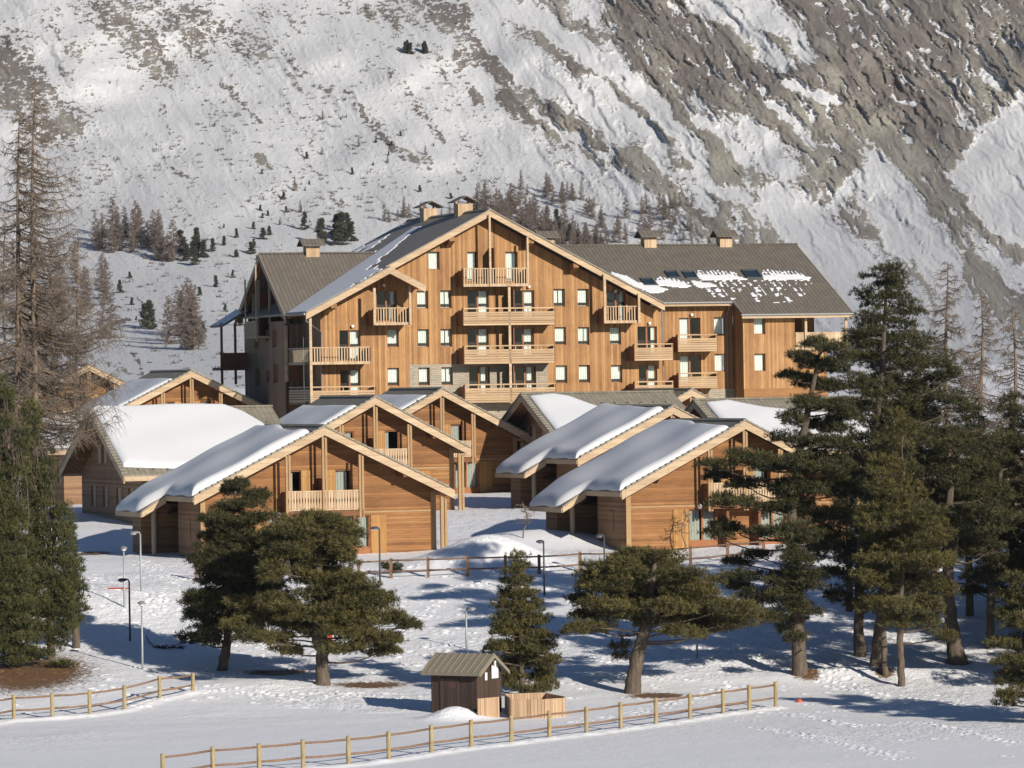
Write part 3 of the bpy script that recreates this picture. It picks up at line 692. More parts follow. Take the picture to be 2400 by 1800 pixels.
        MB().box(-1.0, -.85, .4, ov, 0, FL-.1).box(.85, 1.0, .4, ov, 0, FL-.1).build_each('porch_wall', M['dark'], root)
        for s in (-1, 1):
            MB().box(s*bw*1.12-.03, s*bw*1.12+.03, ov-.12, ov, 2.28, 2.34).lathe((s*bw*1.12, ov-.2, 2.33), [(0, -.14), (.1, -.1), (.145, 0), (.1, .1), (0, .14)], 12).build('wall_lamp', M['lamp'], root, smooth=True)
    # --- snow
    for (side, va, vb, d0, d1, T) in snow:
        h = hl if side < 0 else hr; ex = extL if side < 0 else extR
        def zs(d, v, h=h, ex=ex):
            ad = abs(d)
            if ad <= h or not ex: return zrf(ad)
            return zrf(h)-(ad-h)*es*1.0
        if d1 is None:
            d1 = (lambda v, h=h, ex=ex: h+.05+((e+.02)*float(sstep(4.9, 6.3, v)) if ex else 0)+.05*math.sin(v*2.1))
        roof_snow(rf, zs, side, va, vb, d0, d1, T, seed=peak[0]*.01)
    return root, fr, zb

def const(c): return lambda v: c
def lin(*p):
    xs = [q[0] for q in p]; ys = [q[1] for q in p]
    return lambda v: float(np.interp(v, xs, ys))

def build_chalets():
    sn = lambda t, a=.8, T=.42, v1=10.4: (-1, .12, v1, lin((0, a), (2, a+.1), (4.5, a*1.0), (6, a*.6), (10.6, a*.5)), None, T)
    chalet('front left timber chalet with central balcony, two pines standing before it', (760, 998), 260, 20, 7.05, 7.3, 7.3, .488, extL=True, snow=[sn(0)])
    chalet('front right timber chalet whose balcony and right half hide behind tall dark pines', (1746.5, 984), 262, 20, 6.95, 7.2, 7.3, .505, extL=True, snow=[sn(0, .9)])
    chalet('timber chalet directly behind the front left one, its gable rising over that roof', (879.6, 929), 292, 20, 6.75, 6.3, 6.0, .53, snow=[(-1, .12, 10.3, const(1.15), None, .24)], flip=True, bw=2.15)
    chalet('third timber chalet of the left row, nearest below the hotel', (1036, 910), 318, 20, 7.05, 6.2, 6.25, .525, snow=[(-1, .5, 10.3, const(.9), None, .22)], bw=2.15)
    chalet('snowy roofed timber chalet squeezed directly behind the front right one', (1577, 951), 291, 20, 6.7, 6.15, 6.1, .49, extL=True, snow=[sn(0, .55)])
    chalet('upper left timber chalet with gable facing forward over the broad white roof', (449, 868), 350, 20, 6.9, 6.3, 6.2, .487, snow=[(-1, .5, 10.3, const(1.3), None, .22)], bw=2.15)
    chalet('farthest left small timber gable seen behind bare larch twigs', (208.5, 854), 385, 20, 7.0, 6.2, 6.2, .49, snow=[(-1, .3, 10.3, const(.6), None, .3)], bw=2.15)
    chalet('timber gable peeping out between the two tiled roofs at right centre', (1621.5, 911.6), 336, 20, 7.0, 6.2, 6.2, .5, snow=[(-1, .3, 8, const(1.5), None, .3)], bw=2.15)
    # chalets turned a quarter: gable end in shade to the left, long roof slope towards the viewer
    chalet('left side chalet with dark gable end and broad untouched white roof slope', (211, 959.5), 290, -70, 6.85, 7.3, 7.5, .51, depth=11.3, face='rear',
           snow=[(1, .15, 10.6, lin((0, -.25), (8.2, -.25), (9.2, .6), (10, 2.2), (10.6, 4.6)), lin((0, 6.6), (3, 6.9), (6, 6.9), (8.5, 6.7), (10.6, 5.6)), .26), (-1, .3, 10.0, const(.2), const(7.2), .3)])
    chalet('centre chalet with shaded gable end and half bare tiled roof between snowy ones', (1222.8, 923), 318, -70, 6.9, 6.2, 6.3, .46, depth=10.6, face='rear',
           snow=[(1, .35, 10.2, lin((0, .55), (2, .25), (3, .6), (4.6, 2.2), (7, 3.0), (10.2, 3.3)), const(6.3), .22)])
    chalet('right chalet with shaded gable end and tiled ridge strip above a white roof', (1628, 937), 303, -70, 6.9, 6.6, 6.8, .46, depth=12.5, face='rear',
           snow=[(1, .5, 12.0, lin((0, .7), (2, .35), (4, 1.5), (7, 2.2), (12, 2.4)), const(6.9), .3)])
    chalet('timber chalet at the far right glimpsed behind the dark pine trunks', (2345, 1040), 282, 20, 6.6, 7.3, 7.3, .49, snow=[sn(0, .5)])
    chalet('chalet with a low snowy roof at the left edge behind the bare larches', (55, 985), 318, -70, 5.0, 6.3, 6.2, .3, depth=6.9, face='rear', snow=[(1, .15, 6.6, const(-.2), const(6.0), .35)])

# ---------------------------------------------------------------- hotel
def build_hotel():
    ZB = -4.5
    h = Frame(1147.7, 490.7, 345, 17, -1.3, ZB)
    root = empty('hotel', (h.x0, h.y0, ZB), h.th, 'large timber hotel with broad front gable, balconies and grey tiled wings', 'hotel')
    ZR = 16.89; SL, SR = .516, .526; UL, UR = -13.9, 12.96
    zr = lambda u: ZR-(SL if u < 0 else SR)*abs(u)
    TH = .5; BOT = -3.0
    zt = lambda u: zr(u)-TH
    U = lambda px, py=760, v=0: h.uz(px, py, v)[0]
    Zf = lambda px, py, v=0: h.uz(px, py, v)[1]
    uL, uR = U(751), U(1543, 750)
    # openings on the main gable wall
    holes = []; wins = []
    def small(px, py, v=0):
        u, z = h.uz(px, py, v); holes.append((u-.42, u+.42, z-.64, z+.64)); wins.append(('s', v))
    def french(x0, x1, top, v=0, curt='R', hh=2.12):
        a = U(x0, top, v); b = U(x1, top, v); z = Zf((x0+x1)/2, top, v); holes.append((a, b, z-hh, z)); wins.append(('f'+curt, v))
    for p in ((1017, 611), (990, 702.6), (1045, 701.5), (1311, 698), (1367, 698), (921, 792.7), (992, 792.7), (1046, 792), (1313.5, 787.5), (1368, 787.5), (1442.5, 787), (922, 883.4), (1316, 877.4), (1370, 876.5), (1445.5, 876.5)): small(*p)
    for a in ((1095, 1120.5, 590, 0, 'A'), (1184, 1213, 590, 0, 'A'), (1095, 1145, 680.6), (1203, 1252, 680.6), (882, 929.5, 681.5, 0, 'N'), (1422, 1466, 682, 0, 'N'),
              (795, 844.5, 774), (1095, 1145, 769.5), (1203, 1251, 769.5), (1493.7, 1542.5-3, 765, 0, 'N'), (797, 844.5, 866), (1497, 1540, 855)): french(*a)
    nb = len(holes)
    small(994, 882.5); small(1048, 881.6); french(1099, 1147.7, 858, 0, 'M'); french(1206.5, 1256, 858, 0, 'M')
    sh = holes[nb:]
    us0, us1, zs = U(960, 853), U(1283, 853), Zf(1100, 853)
    wall = MB().holed([(uL, BOT), (us0, BOT), (us0, zs), (us1, zs), (us1, BOT), (uR, BOT), (uR, zt(uR)), (0, zt(0)), (uL, zt(uL))], holes[:nb], 0, .28)
    wall.build('wall', M['hotel_wood'], root)
    MB().holed([(us0, BOT), (us1, BOT), (us1, zs), (us0, zs)], sh, -.02, .3).build('wall', M['stone'], root)
    # shallow seams: vertical cover strips seen between facade panels
    m = MB()
    for x in (958, 1285, 1345, 1403):
        u = U(x); m.box(u-.04, u+.04, -.018, 0, zs-1.2 if x in (958, 1285) else 3.2, zt(u)-.1 if x > 1400 else Zf(x, 765))
    m.box(uL, uR, -.025, 0, Zf(1200, 763)-.025, Zf(1200, 763)+.025)
    m.build_each('trim', M['hotel_wood'], root)
    for (kind, v), (a, b, z0, z1) in zip(wins, holes):
        if kind == 's': window_unit(root, a, b, z0, z1, v+.2, curt=((((0, .88),), ((0, .42), (.5, .9)), ((0, .95),), ((.12, .9),), ((0, .55), (.62, .95)))[int(a*7.3) % 5]))
        else:
            c = {'fR': ((.45, .95),), 'fL': ((.02, .48),), 'fA': ((0, .85),), 'fN': ((.75, .97),), 'fM': ((.62, .85),)}[kind]
            window_unit(root, a, b, z0, z1, v+.2, curt=c, french=(b-a) > 1.1)
    # side walls, floors, backs
    m = MB()
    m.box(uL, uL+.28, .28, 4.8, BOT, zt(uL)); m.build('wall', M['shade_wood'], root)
    m = MB().prism([(uL+.3, BOT), (uR-.3, BOT), (uR-.3, zt(uR)-.3), (0, zt(0)-.5), (uL+.3, zt(uL)-.3)], 3.2, 3.35)
    for z in (2.0, 4.75, 7.5, 10.25): m.box(uL+.3, min(uR-.1, 14), .28, 3.2, z-.2, z)
    m.build('interior_wall', M['inner'], root)
    # left wing: gable end to the left
    WE = -13.5; zW = 14.2; vW = 10.25; sW = .62
    ztw = lambda v: zW-.4-sW*abs(v-vW)
    lo = (vW-1.7, vW+1.7)
    eh = []
    for (x, y, w, hh) in ((602, 795, 12, 42), (626, 787, 8, 26), (643, 793, 11, 42), (604, 886, 13, 42), (628, 882, 8, 26), (647, 875, 12, 44)):
        v = h.solve_v(x, y, WE) if hasattr(h, 'solve_v') else None
        eh.append((x, y, w, hh))
    def solve(px, py, u):
        a, b = -20, 60
        for _ in range(50):
            c = (a+b)/2
            if h.uz(px, py, c)[0] < u: a = c
            else: b = c
        return c, h.uz(px, py, c)[1]
    ho = []
    for x, y, w, hh in eh:
        v, z = solve(x, y, WE); ho.append((v-w/16., v+w/16., z-hh/66., z+hh/66.))
    va, za = solve(618, 745, WE)
    ze_ = 9.25
    outer = [(4.8, BOT), (17, BOT), (17, ze_), (va+1.5, ze_), (va+1.5, 8.25), (va-1.5, 8.25), (va-1.5, ze_), (4.8, ze_)]
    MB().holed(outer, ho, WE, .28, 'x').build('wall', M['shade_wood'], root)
    for a, b, z0, z1 in ho:
        f = MB().box(WE+.14, WE+.20, a, b, z0, z0+.07).box(WE+.14, WE+.20, a, b, z1-.07, z1).box(WE+.14, WE+.20, a, a+.07, z0, z1).box(WE+.14, WE+.20, b-.07, b, z0, z1).build('window', M['frame'], root)
        MB().box(WE+.16, WE+.175, a+.07, b-.07, z0+.07, z1-.07).build('shutter', M['dark'], f)
    # loggia behind the opening in the gable
    MB().prism([(4.9, 8.2), (16.9, 8.2), (16.9, ztw(16.9)+.1), (vW, ztw(vW)+.1), (4.9, ztw(4.9)+.1)], WE+1.9, WE+2.0, 'x').build('gable_wall', M['soffit'], root)
    MB().box(WE+.28, WE+1.9, 5.1, 16.8, 8.1, 8.24).build('loggia_floor', M['dark'], root)
    MB().box(WE+.3, WE+1.9, va+2.6, va+2.75, 8.24, ztw(va+2.75)-.02).build('partition', M['dark'], root)
    MB().box(WE+1.84, WE+1.9, va-1.0, va+.5, 8.3, 10.3).box(WE+1.84, WE+1.9, vW-.4, vW+.4, 10.9, 12.0).build_each('door', M['metal_dark'], root)
    for v in (va-1.6, va+1.6, vW+4): MB().box(WE-.02, WE+.12, v-.07, v+.07, 9.2, ztw(v)+.08).build('post', M['greywood'], root)
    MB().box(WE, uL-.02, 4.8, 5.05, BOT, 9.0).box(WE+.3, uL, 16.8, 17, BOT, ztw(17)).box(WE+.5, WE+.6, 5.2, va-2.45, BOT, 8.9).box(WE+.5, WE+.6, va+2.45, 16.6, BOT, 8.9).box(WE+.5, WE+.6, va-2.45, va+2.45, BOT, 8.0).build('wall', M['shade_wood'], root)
    # dark doors and windows of the shaded recess
    m = MB()
    for u, v, z in ((uL-.04, 2.2, 5.0), (uL-.04, 2.2, 2.2)): m.box(u, u+.04, v-.55, v+.55, z, z+2.1)
    m.build('door', M['dark'], root)
    MB().box(WE+.15, WE+1.0, 4.74, 4.8, 4.9, 7.0).box(WE+.15, WE+1.0, 4.74, 4.8, 2.1, 4.2).build('door', M['dark'], root)
    MB().box(WE-.06, WE+.12, 4.62, 4.8, 4.9, 8.9).build('post', M['pale'], root)
    bz = 8.25
    bal = MB().box(WE-1.0, WE, va-1.6, va+1.6, bz-.15, bz).build('balcony', M['greywood'], root)
    m = MB().box(WE-1.0, WE-.93, va-1.6, va+1.6, bz+1.0, bz+1.08)
    n = 22
    for i in range(n):
        v = va-1.55+i*3.1/(n-1); m.box(WE-.99, WE-.95, v-.045, v+.045, bz, bz+1.0)
    m.build('railing', M['greywood'], bal)
    for v in (va-1.6, va+1.6): MB().box(WE-1.0, WE-.9, v-.05, v+.05, bz-.4, ztw(v)+.1).build('post', M['greywood'], root)
    # ------------- roofs
    def slab(pts, th=.14): return MB().slab(pts, th)
    uD = U(908, 628, -2.0)
    m = slab([(UL, -2.6, zr(UL)), (UL, 20, zr(UL)), (0, 20, ZR), (0, -1.3, ZR), (uD, -1.3, zr(uD)), (uD, -2.6, zr(uD))])
    m.slab([(0, -1.3, ZR), (0, 20, ZR), (UR, 20, zr(UR)), (UR, -1.3, zr(UR))], .14)
    rf = m.build('roof', M['tile_x'], root)
    m = MB(); g = .145
    m.slab([(UL+.03, -2.5, zr(UL+.03)-g), (UL+.03, 4.5, zr(UL+.03)-g), (0, 4.5, ZR-g), (0, -1.22, ZR-g), (uD, -1.22, zr(uD)-g), (uD, -2.5, zr(uD)-g)], .1)
    m.slab([(0, -1.22, ZR-g), (0, 4.5, ZR-g), (UR-.03, 4.5, zr(UR-.03)-g), (UR-.03, -1.22, zr(UR-.03)-g)], .1)
    m.build('soffit', M['soffit'], rf)
    MB().prism([(-.2, ZR-.04), (0, ZR+.1), (.2, ZR-.04), (0, ZR-.1)], -1.4, 20).build('ridge_cap', M['tile_x'], rf)
    for (a, b, v) in ((0, uD, -1.3), (uD, UL, -2.6), (0, UR, -1.3)):
        m = MB().prism([(a, zr(a)-.03), (b, zr(b)-.03), (b, zr(b)-.50), (a, zr(a)-.50)], v-.07, v); m.build('bargeboard', M['pale'], rf)
        m = MB().prism([(a, zr(a)+.035), (b, zr(b)+.035), (b, zr(b)-.05), (a, zr(a)-.05)], v-.16, v+.1); m.build('verge_tile', M['tile_x'], rf)
    # dormer gable over the left balcony
    ud2 = U(997, 670, -2.6); zd = zr(uD); sd = (zd-Zf(997, 668, -2.6))/(ud2-uD)
    m = MB().slab([(uD, -2.6, zd), (uD, -.02, zd), (ud2, -.02, zd-sd*(ud2-uD)), (ud2, -2.6, zd-sd*(ud2-uD))], .14)
    m.build('roof', M['tile_x'], root)
    MB().prism([(uD, zd-.03), (ud2, zd-.03-sd*(ud2-uD)), (ud2, zd-.5-sd*(ud2-uD)), (uD, zd-.5)], -2.67, -2.6).build('bargeboard', M['pale'], rf)
    MB().slab([(uD, -2.5, zd-.145), (uD, -.03, zd-.145), (ud2-.03, -.03, zd-.145-sd*(ud2-uD)), (ud2-.03, -2.5, zd-.145-sd*(ud2-uD))], .1).build('soffit', M['soffit'], rf)
    # purlin ends and struts
    m = MB()
    for x in (1050, 1234, 1338, 760): 
        u = U(x, 600); v0 = -2.5 if x < 900 else -1.2
        m.prism([(v0, zt(u)-.3), (v0, zt(u)+.0), (0, zt(u)+.0), (0, zt(u)-.75), (-.5, zt(u)-.55)], u-.2, u+.2, 'x')
    m.build_each('purlin', M['soffit'], root)
    # left wing roof (ridge along u, runs into the main roof)
    zwE = lambda v: zW-sW*abs(v-vW)
    m = slab([(-13.95, 2.75, zwE(2.75)), (-.5, 2.75, zwE(2.75)), (-.5, vW, zW), (-13.95, vW, zW)]); m2 = m
    # keep only the part above the main roof: cut by the valley line
    m = MB(); valley = lambda v: -(ZR-zwE(v))/SL
    m.slab([(-13.95, 2.75, zwE(2.75)), (valley(2.75)+.25, 2.75, zwE(2.75)-.005), (valley(vW)+.35, vW, zW), (-13.95, vW, zW)], .14)
    m.slab([(-13.95, vW, zW), (valley(vW)+.35, vW, zW), (valley(17.8)+.35, 17.8, zwE(17.8)), (-13.95, 17.8, zwE(17.8))], .14)
    wr_ = m.build('roof', M['tile_y'], root)
    MB().prism([(vW-.18, zW-.03), (vW, zW+.09), (vW+.18, zW-.03), (vW, zW-.1)], -14.0, valley(vW), 'x').build('ridge_cap', M['tile_y'], wr_)
    for s, ve in ((-1, 2.75), (1, 17.8)):
        MB().prism([(vW, zW-.03), (ve, zwE(ve)-.03), (ve, zwE(ve)-.5), (vW, zW-.5)], -14.02, -13.95, 'x').build('bargeboard', M['greywood'], wr_)
    MB().slab([(-13.9, 2.85, zwE(2.85)-.15), (WE+.02, 2.85, zwE(2.85)-.15), (WE+.02, vW, zW-.15), (-13.9, vW, zW-.15)], .1).slab([(-13.9, vW, zW-.15), (WE+.02, vW, zW-.15), (WE+.02, 17.7, zwE(17.7)-.15), (-13.9, 17.7, zwE(17.7)-.15)], .1).build('soffit', M['soffit'], wr_)
    # ------------- right wing
    uRR = 27.15; zRW = 14.6; vRW = 9.6; sRW = .46
    zw = lambda v: zRW-sRW*abs(v-vRW)
    uS = U(1739, 732, -1.95); vM = .12; vB = -1.95
    m = MB().slab([(6.0, vM, zw(vM)), (uS, vM, zw(vM)), (uS, vB, zw(vB)), (uRR, vB, zw(vB)), (uRR, vRW, zRW), (1.0, vRW, zRW)], .14)
    m.slab([(1.0, vRW, zRW), (uRR, vRW, zRW), (uRR, 20.5, zw(20.5)), (1.0, 20.5, zw(20.5))], .14)
    # clip the wing where the main roof rises above it: start right of the crossing line
    m = MB(); cx = lambda v: (ZR-zw(v))/SR
    m.slab([(cx(vM)-.3, vM, zw(vM)), (uS, vM, zw(vM)), (uS, vB, zw(vB)), (uRR, vB, zw(vB)), (uRR, vRW, zRW), (cx(vRW)-.3, vRW, zRW)], .14)
    m.slab([(cx(vRW)-.3, vRW, zRW), (uRR, vRW, zRW), (uRR, 20.5, zw(20.5)), (cx(20.5)-.3, 20.5, zw(20.5))], .14)
    rr = m.build('roof', M['tile_y'], root)
    MB().prism([(vRW-.18, zRW-.03), (vRW, zRW+.09), (vRW+.18, zRW-.03), (vRW, zRW-.1)], cx(vRW)-.2, uRR+.05, 'x').build('ridge_cap', M['tile_y'], rr)
    MB().box(cx(vM)-.3, uS, vM-.05, vM, zw(vM)-.34, zw(vM)-.12).box(uS, uRR, vB-.05, vB, zw(vB)-.34, zw(vB)-.12).build_each('eave_board', M['pale'], rr)
    m = MB().tube([(cx(vM)-.3, vM-.12, zw(vM)-.1), (uS-.02, vM-.12, zw(vM)-.1)], .075, 8).build('gutter', M['gutter'], rr)
    MB().tube([(uS-.1, vB-.12, zw(vB)-.1), (uRR+.05, vB-.12, zw(vB)-.1)], .075, 8).build('gutter', M['gutter'], rr)
    MB().tube([(UL-.08, -2.6, zr(UL)-.1), (UL-.08, 2.7, zr(UL)-.1)], .075, 8).build('gutter', M['gutter'], rf)
    MB().prism([(vRW, zRW-.04), (vB, zw(vB)-.04), (vB, zw(vB)-.4), (vRW, zRW-.4)], uRR, uRR+.05, 'x').prism([(vRW, zRW-.04), (20.5, zw(20.5)-.04), (20.5, zw(20.5)-.4), (vRW, zRW-.4)], uRR, uRR+.05, 'x').build('bargeboard', M['pale'], rr)
    MB().slab([(uR, vM+.03, zw(vM)-.15), (uS-.02, vM+.03, zw(vM)-.15), (uS-.02, 1.1, zw(1.1)-.15), (uR, 1.1, zw(1.1)-.15)], .08).slab([(uS+.02, vB+.03, zw(vB)-.15), (uRR-.03, vB+.03, zw(vB)-.15), (uRR-.03, 9, zw(9)-.15), (uS+.02, 9, zw(9)-.15)], .08).build('soffit', M['soffit'], rr)
    # mid wall
    vm = .95; uM0 = uR+.0; uM1 = U(1718, 800, vm); ht = []; wt = []
    def s2(px, py, v): u, z = h.uz(px, py, v); ht.append((u-.42, u+.42, z-.64, z+.64)); wt.append(('s', v))
    def f2(x0, x1, top, v): a = U(x0, top, v); b = U(x1, top, v); z = Zf((x0+x1)/2, top, v); ht.append((a, b, z-2.12, z)); wt.append(('fL', v))
    f2(1591.6, 1641.4, 744.7, vm); f2(1593, 1643, 833, vm); s2(1686.6, 764, vm); s2(1688, 850, vm)
    MB().holed([(uM0, BOT), (uM1, BOT), (uM1, zw(vm)-.24), (uM0, zw(vm)-.24)], ht, vm, .28).box(uR-.28, uR, .28, vm, BOT, zt(uR)-.3).build('wall', M['hotel_wood'], root)
    hm = list(ht); ht.clear(); wm = list(wt); wt.clear()
    vb = -1.2; uB0 = U(1742, 800, vb); uB1 = U(1938, 760, vb); uP = U(1863, 800, vb)
    s2(1780.6, 763, vb); s2(1781.5, 849.6, vb)
    zb1 = Zf(1800, 911, vb); zbal = Zf(1900, 812, vb)
    MB().holed([(uB0, zb1), (uB1, zb1), (uB1, zbal), (uP, zbal), (uP, zw(vb)-.24), (uB0, zw(vb)-.24)], ht, vb, .28).build('wall', M['hotel_wood'], root)
    MB().box(uB0, uB1, vb-.03, vb+.25, BOT, zb1-.003).build('wall', M['hotel_band'], root)
    MB().prism([(vb+.28, BOT), (vm, BOT), (vm, zw(vm)-.27), (vb+.28, zw(vb+.28)-.27)], uB0, uB0+.25, 'x').box(uB1-.25, uB1, vb+.28, 18, BOT, zbal-.01).box(uB1-.25, uB1, 1.4, 18, zbal, zw(1.4)-.3).box(uP, uB1-.25, 1.4, 1.65, zbal, zw(1.4)-.26).box(uP-.25, uP, vb+.28, 1.4, zbal, zw(vb)-.3).box(uB0+.3, uP-.3, 2, 2.1, BOT, 8.6).box(uM0, uM1, 4, 4.1, BOT, 9.5).build('wall', M['hotel_wood'], root)
    MB().box(uP, uB1-.02, vb+.0, 1.4, zbal-.15, zbal).box(uB1, uRR-.3, vb, 6, zbal-.15, zbal).build('balcony_floor', M['dark'], root)
    MB().box(uP+.5, uP+1.5, 1.36, 1.4, zbal, zbal+2.1).build('door', M['dark'], root)
    m = MB(); rb = MB()
    n = 44; ue = uRR-.35
    for i in range(n):
        u = uP+.1+i*(ue-uP-.15)/(n-1); m.box(u-.045, u+.045, vb-.05, vb-.01, zbal, zbal+.95)
    for i in range(36):
        v = vb+i*.2; m.box(ue, ue+.04, v-.045, v+.045, zbal, zbal+.95)
    m.box(uP, ue+.05, vb-.08, vb+.02, zbal+.95, zbal+1.03).box(ue-.02, ue+.06, vb, 6, zbal+.95, zbal+1.03)
    bb = MB().box(uP, ue, vb-.1, vb-.003, zbal-.25, zbal-.03).build('balcony', M['pale'], root); m.build('railing', M['rail'], bb)
    for u in (U(1887, 780, vb), ue): MB().box(u-.09, u+.09, vb-.2, vb-.11, zbal-.25, zw(vb)-.2).build('post', M['pale'], root)
    for (kind, v), (a, b, z0, z1) in zip(wm+wt, hm+ht):
        window_unit(root, a, b, z0, z1, v+.2, curt=((0, .88),) if kind == 's' else ((.02, .48),), french=kind != 's')
    MB().box(U(1660, 930, vm), uM1+.02, vm-.06, vm, BOT, Zf(1700, 911, vm)).build('wall', M['stone'], root)
    # downpipes
    MB().tube([(uR+.25, vM-.1, zw(vM)-.2), (uR+.25, -.12, zw(vM)-.7), (uR+.3, -.12, 1.5)], .05, 8).build('downpipe', M['gutter'], root)
    MB().tube([(uS-.15, vM-.1, zw(vM)-.2), (uM1-.5, vm-.12, zw(vM)-1.0), (uM1-.45, vm-.12, BOT)], .05, 8).build('downpipe', M['gutter'], root)
    MB().tube([(UL+.05, -2.4, zr(UL)-.2), (UL+.1, -2.3, zr(UL)-.6), (uL+.05, -.08, zr(UL)-1.4), (uL-.08, -.08, BOT)], .05, 8).build('downpipe', M['gutter'], root)
    # ------------- balconies
    def bal(x0, x1, y0, y1, style, vf=-1.5, vw=0.0, side='L', top_gap=True):
        u0 = U(x0, y1, vf); u1 = U(x1, y1, vf); z1 = Zf((x0+x1)/2, y0, vf); z0 = Zf((x0+x1)/2, y1, vf)
        b = MB().box(u0, u1, vf+.06, vw, z0+.02, z0+.2).build('balcony', M['dark'], root)
        m = MB()
        if style == 'slat':
            n = 6; zz = z1-z0-.28
            for i in range(n): m.box(u0, u1, vf, vf+.04, z0+i*zz/n+.006, z0+(i+1)*zz/n-.018)
            m.box(u0, u1, vf-.02, vf+.06, z1-.09, z1); 
            k = max(2, int((u1-u0)/.95))
            for i in range(k+1):
                u = u0+.03+i*(u1-u0-.06)/k; m.box(u-.03, u+.03, vf+.045, vf+.1, z0+.2, z1-.1)
            m.build('railing', M['railh'], b)
        else:
            n = int((u1-u0)/.19)
            for i in range(n): 
                u = u0+.08+i*(u1-u0-.16)/(n-1); m.box(u-.04, u+.04, vf+.02, vf+.05, z0+.2, z1-.07)
            m.box(u0, u1, vf-.01, vf+.07, z1-.07, z1).box(u0, u1, vf-.02, vf+.055, z0, z0+.2)
            m.build('railing', M['rail'], b)
        if 'L' in side: MB().prism([(vf, z0), (vf, z1-.02), (vf+.25, z1-.02), (vf+.45, z1-.16), (vw-.25, z1-.16), (vw, z1-.3), (vw, z0)], u0-.05, u0-.005, 'x').build('side_panel', M['dark'], b)
        MB().prism([(vf, z0), (vf, z1-.02), (vw, z1-.16), (vw, z0)], u1+.005, u1+.05, 'x').build('side_panel', M['dark'], b)
        return u0, u1, z0, z1
    t0 = bal(1087, 1238, 628, 671.5, 'rail'); bal(1087, 1300, 720.6, 762, 'slat'); bal(1089, 1300, 808.6, 852, 'slat'); bal(1091, 1302, 899, 943, 'slat')
    bal(1417, 1497, 717, 757.5, 'rail'); bal(1488, 1577, 805, 845, 'slat'); bal(1489, 1578, 893, 932, 'slat')
    bal(1590, 1680.6, 783, 824, 'slat', vf=-.55, vw=.95); bal(1591.7, 1682, 873, 910, 'slat', vf=-.55, vw=.95)
    bal(878, 961, 720.6, 762, 'rail', vf=-1.7)
    c0 = bal(729, 868, 813, 854, 'rail', vf=-1.7, side=''); c1 = bal(731, 880, 905, 947, 'slat', vf=-1.7, side='')
    for (u0, u1, z0, z1), st in ((c0, 'r'), (c1, 's')):
        b = MB().box(u0, uL, -1.64, 4.7, z0+.02, z0+.19).build('balcony', M['greywood'], root); m = MB()
        if st == 'r':
            for i in range(30): m.box(u0+.01, u0+.03, -1.6+i*.21-.03, -1.6+i*.21+.03, z0+.2, z1-.07) if i % 1 == 0 else None
        else:
            for i in range(6): m.box(u0, u0+.04, -1.68, 4.7, z0+i*.18+.01, z0+i*.18+.15)
        m.box(u0-.01, u0+.07, -1.68, 4.7, z1-.09, z1-.004).build('railing', M['greywood'], b)
    # posts and partitions between balconies
    def post(x, ytop, ybot, v, w=.09):
        u = U(x, ytop, v); MB().box(u-w, u+w, v-.06, v+.1, Zf(x, ybot, v), Zf(x, ytop, v)).build('post', M['pale'], root)
    post(1147, 503, 672, -1.56, .07); post(1236, 556, 672, -1.45, .07); post(1193, 673, 945, -1.44)
    post(1416.5, 642, 758, -1.6); post(1497, 688, 757, -1.6, .08); post(877, 675, 762, -1.8); post(960.5, 668, 762, -1.8, .08); post(727, 742, 948, -1.85)
    m = MB()
    for (x, y0, y1) in ((1148, 582, 670), (1193, 680, 760), (1193, 768, 850), (1193, 857, 940)):
        u = U(x, y0, -.2); m.box(u-.04, u+.04, -1.35, -.0, Zf(x, y1, 0), Zf(x, y0, 0))
    m.build('partition', M['dark'], root)
    for x, y in ((895, 668), (821, 765), (1234, 672), (1437, 683), (1517, 758)):
        u, z = h.uz(x+4, y, 0); MB().box(u-.03, u+.03, -.1, 0, z-.03, z+.03).lathe((u, -.16, z), [(0, -.12), (.09, -.09), (.125, 0), (.09, .09), (0, .12)], 10).build('wall_lamp', M['lamp'], root, smooth=True)
    u, z = h.uz(1620, 738, vm); MB().lathe((u, vm-.14, z), [(0, -.12), (.09, -.09), (.125, 0), (.09, .09), (0, .12)], 10).build('wall_lamp', M['lamp'], root, smooth=True)
    # ------------- chimneys
    def chimney(u, v, zroof, w, d, hh, ridge):
        c = MB().box(u-w/2, u+w/2, v-d/2, v+d/2, zroof-.6, zroof+hh).build('chimney', M['rail'], root)
        z = zroof+hh+.12; o = .38; m = MB()
        if ridge == 'u':
            m.slab([(u-w/2-o, v-d/2-o, z), (u+w/2+o, v-d/2-o, z), (u+w/2+o, v, z+.48), (u-w/2-o, v, z+.48)], .07).slab([(u-w/2-o, v, z+.48), (u+w/2+o, v, z+.48), (u+w/2+o, v+d/2+o, z), (u-w/2-o, v+d/2+o, z)], .07)
        else:
            m.slab([(u-w/2-o, v-d/2-o, z), (u, v-d/2-o, z+.45), (u, v+d/2+o, z+.45), (u-w/2-o, v+d/2+o, z)], .07).slab([(u, v-d/2-o, z+.45), (u+w/2+o, v-d/2-o, z), (u+w/2+o, v+d/2+o, z), (u, v+d/2+o, z+.45)], .07)
        m.build('chimney_roof', M['tile_y'], c)
        m = MB()
        for a in (-1, 1):
            for q in (-1, 1): m.box(u+a*(w/2-.06)-.05, u+a*(w/2-.06)+.05, v+q*(d/2-.06)-.05, v+q*(d/2-.06)+.05, zroof+hh, zroof+hh+(.17 if ridge == 'u' else .2))
        m.build_each('chimney_leg', M['dark'], c)
    chimney(U(730, 590, vW), vW, zW, 1.0, .9, .45, 'u'); chimney(0, 14.3, ZR, 1.1, 1.1, .65, 'v'); chimney(0, 5.3, ZR, 1.1, 1.1, .65, 'v')
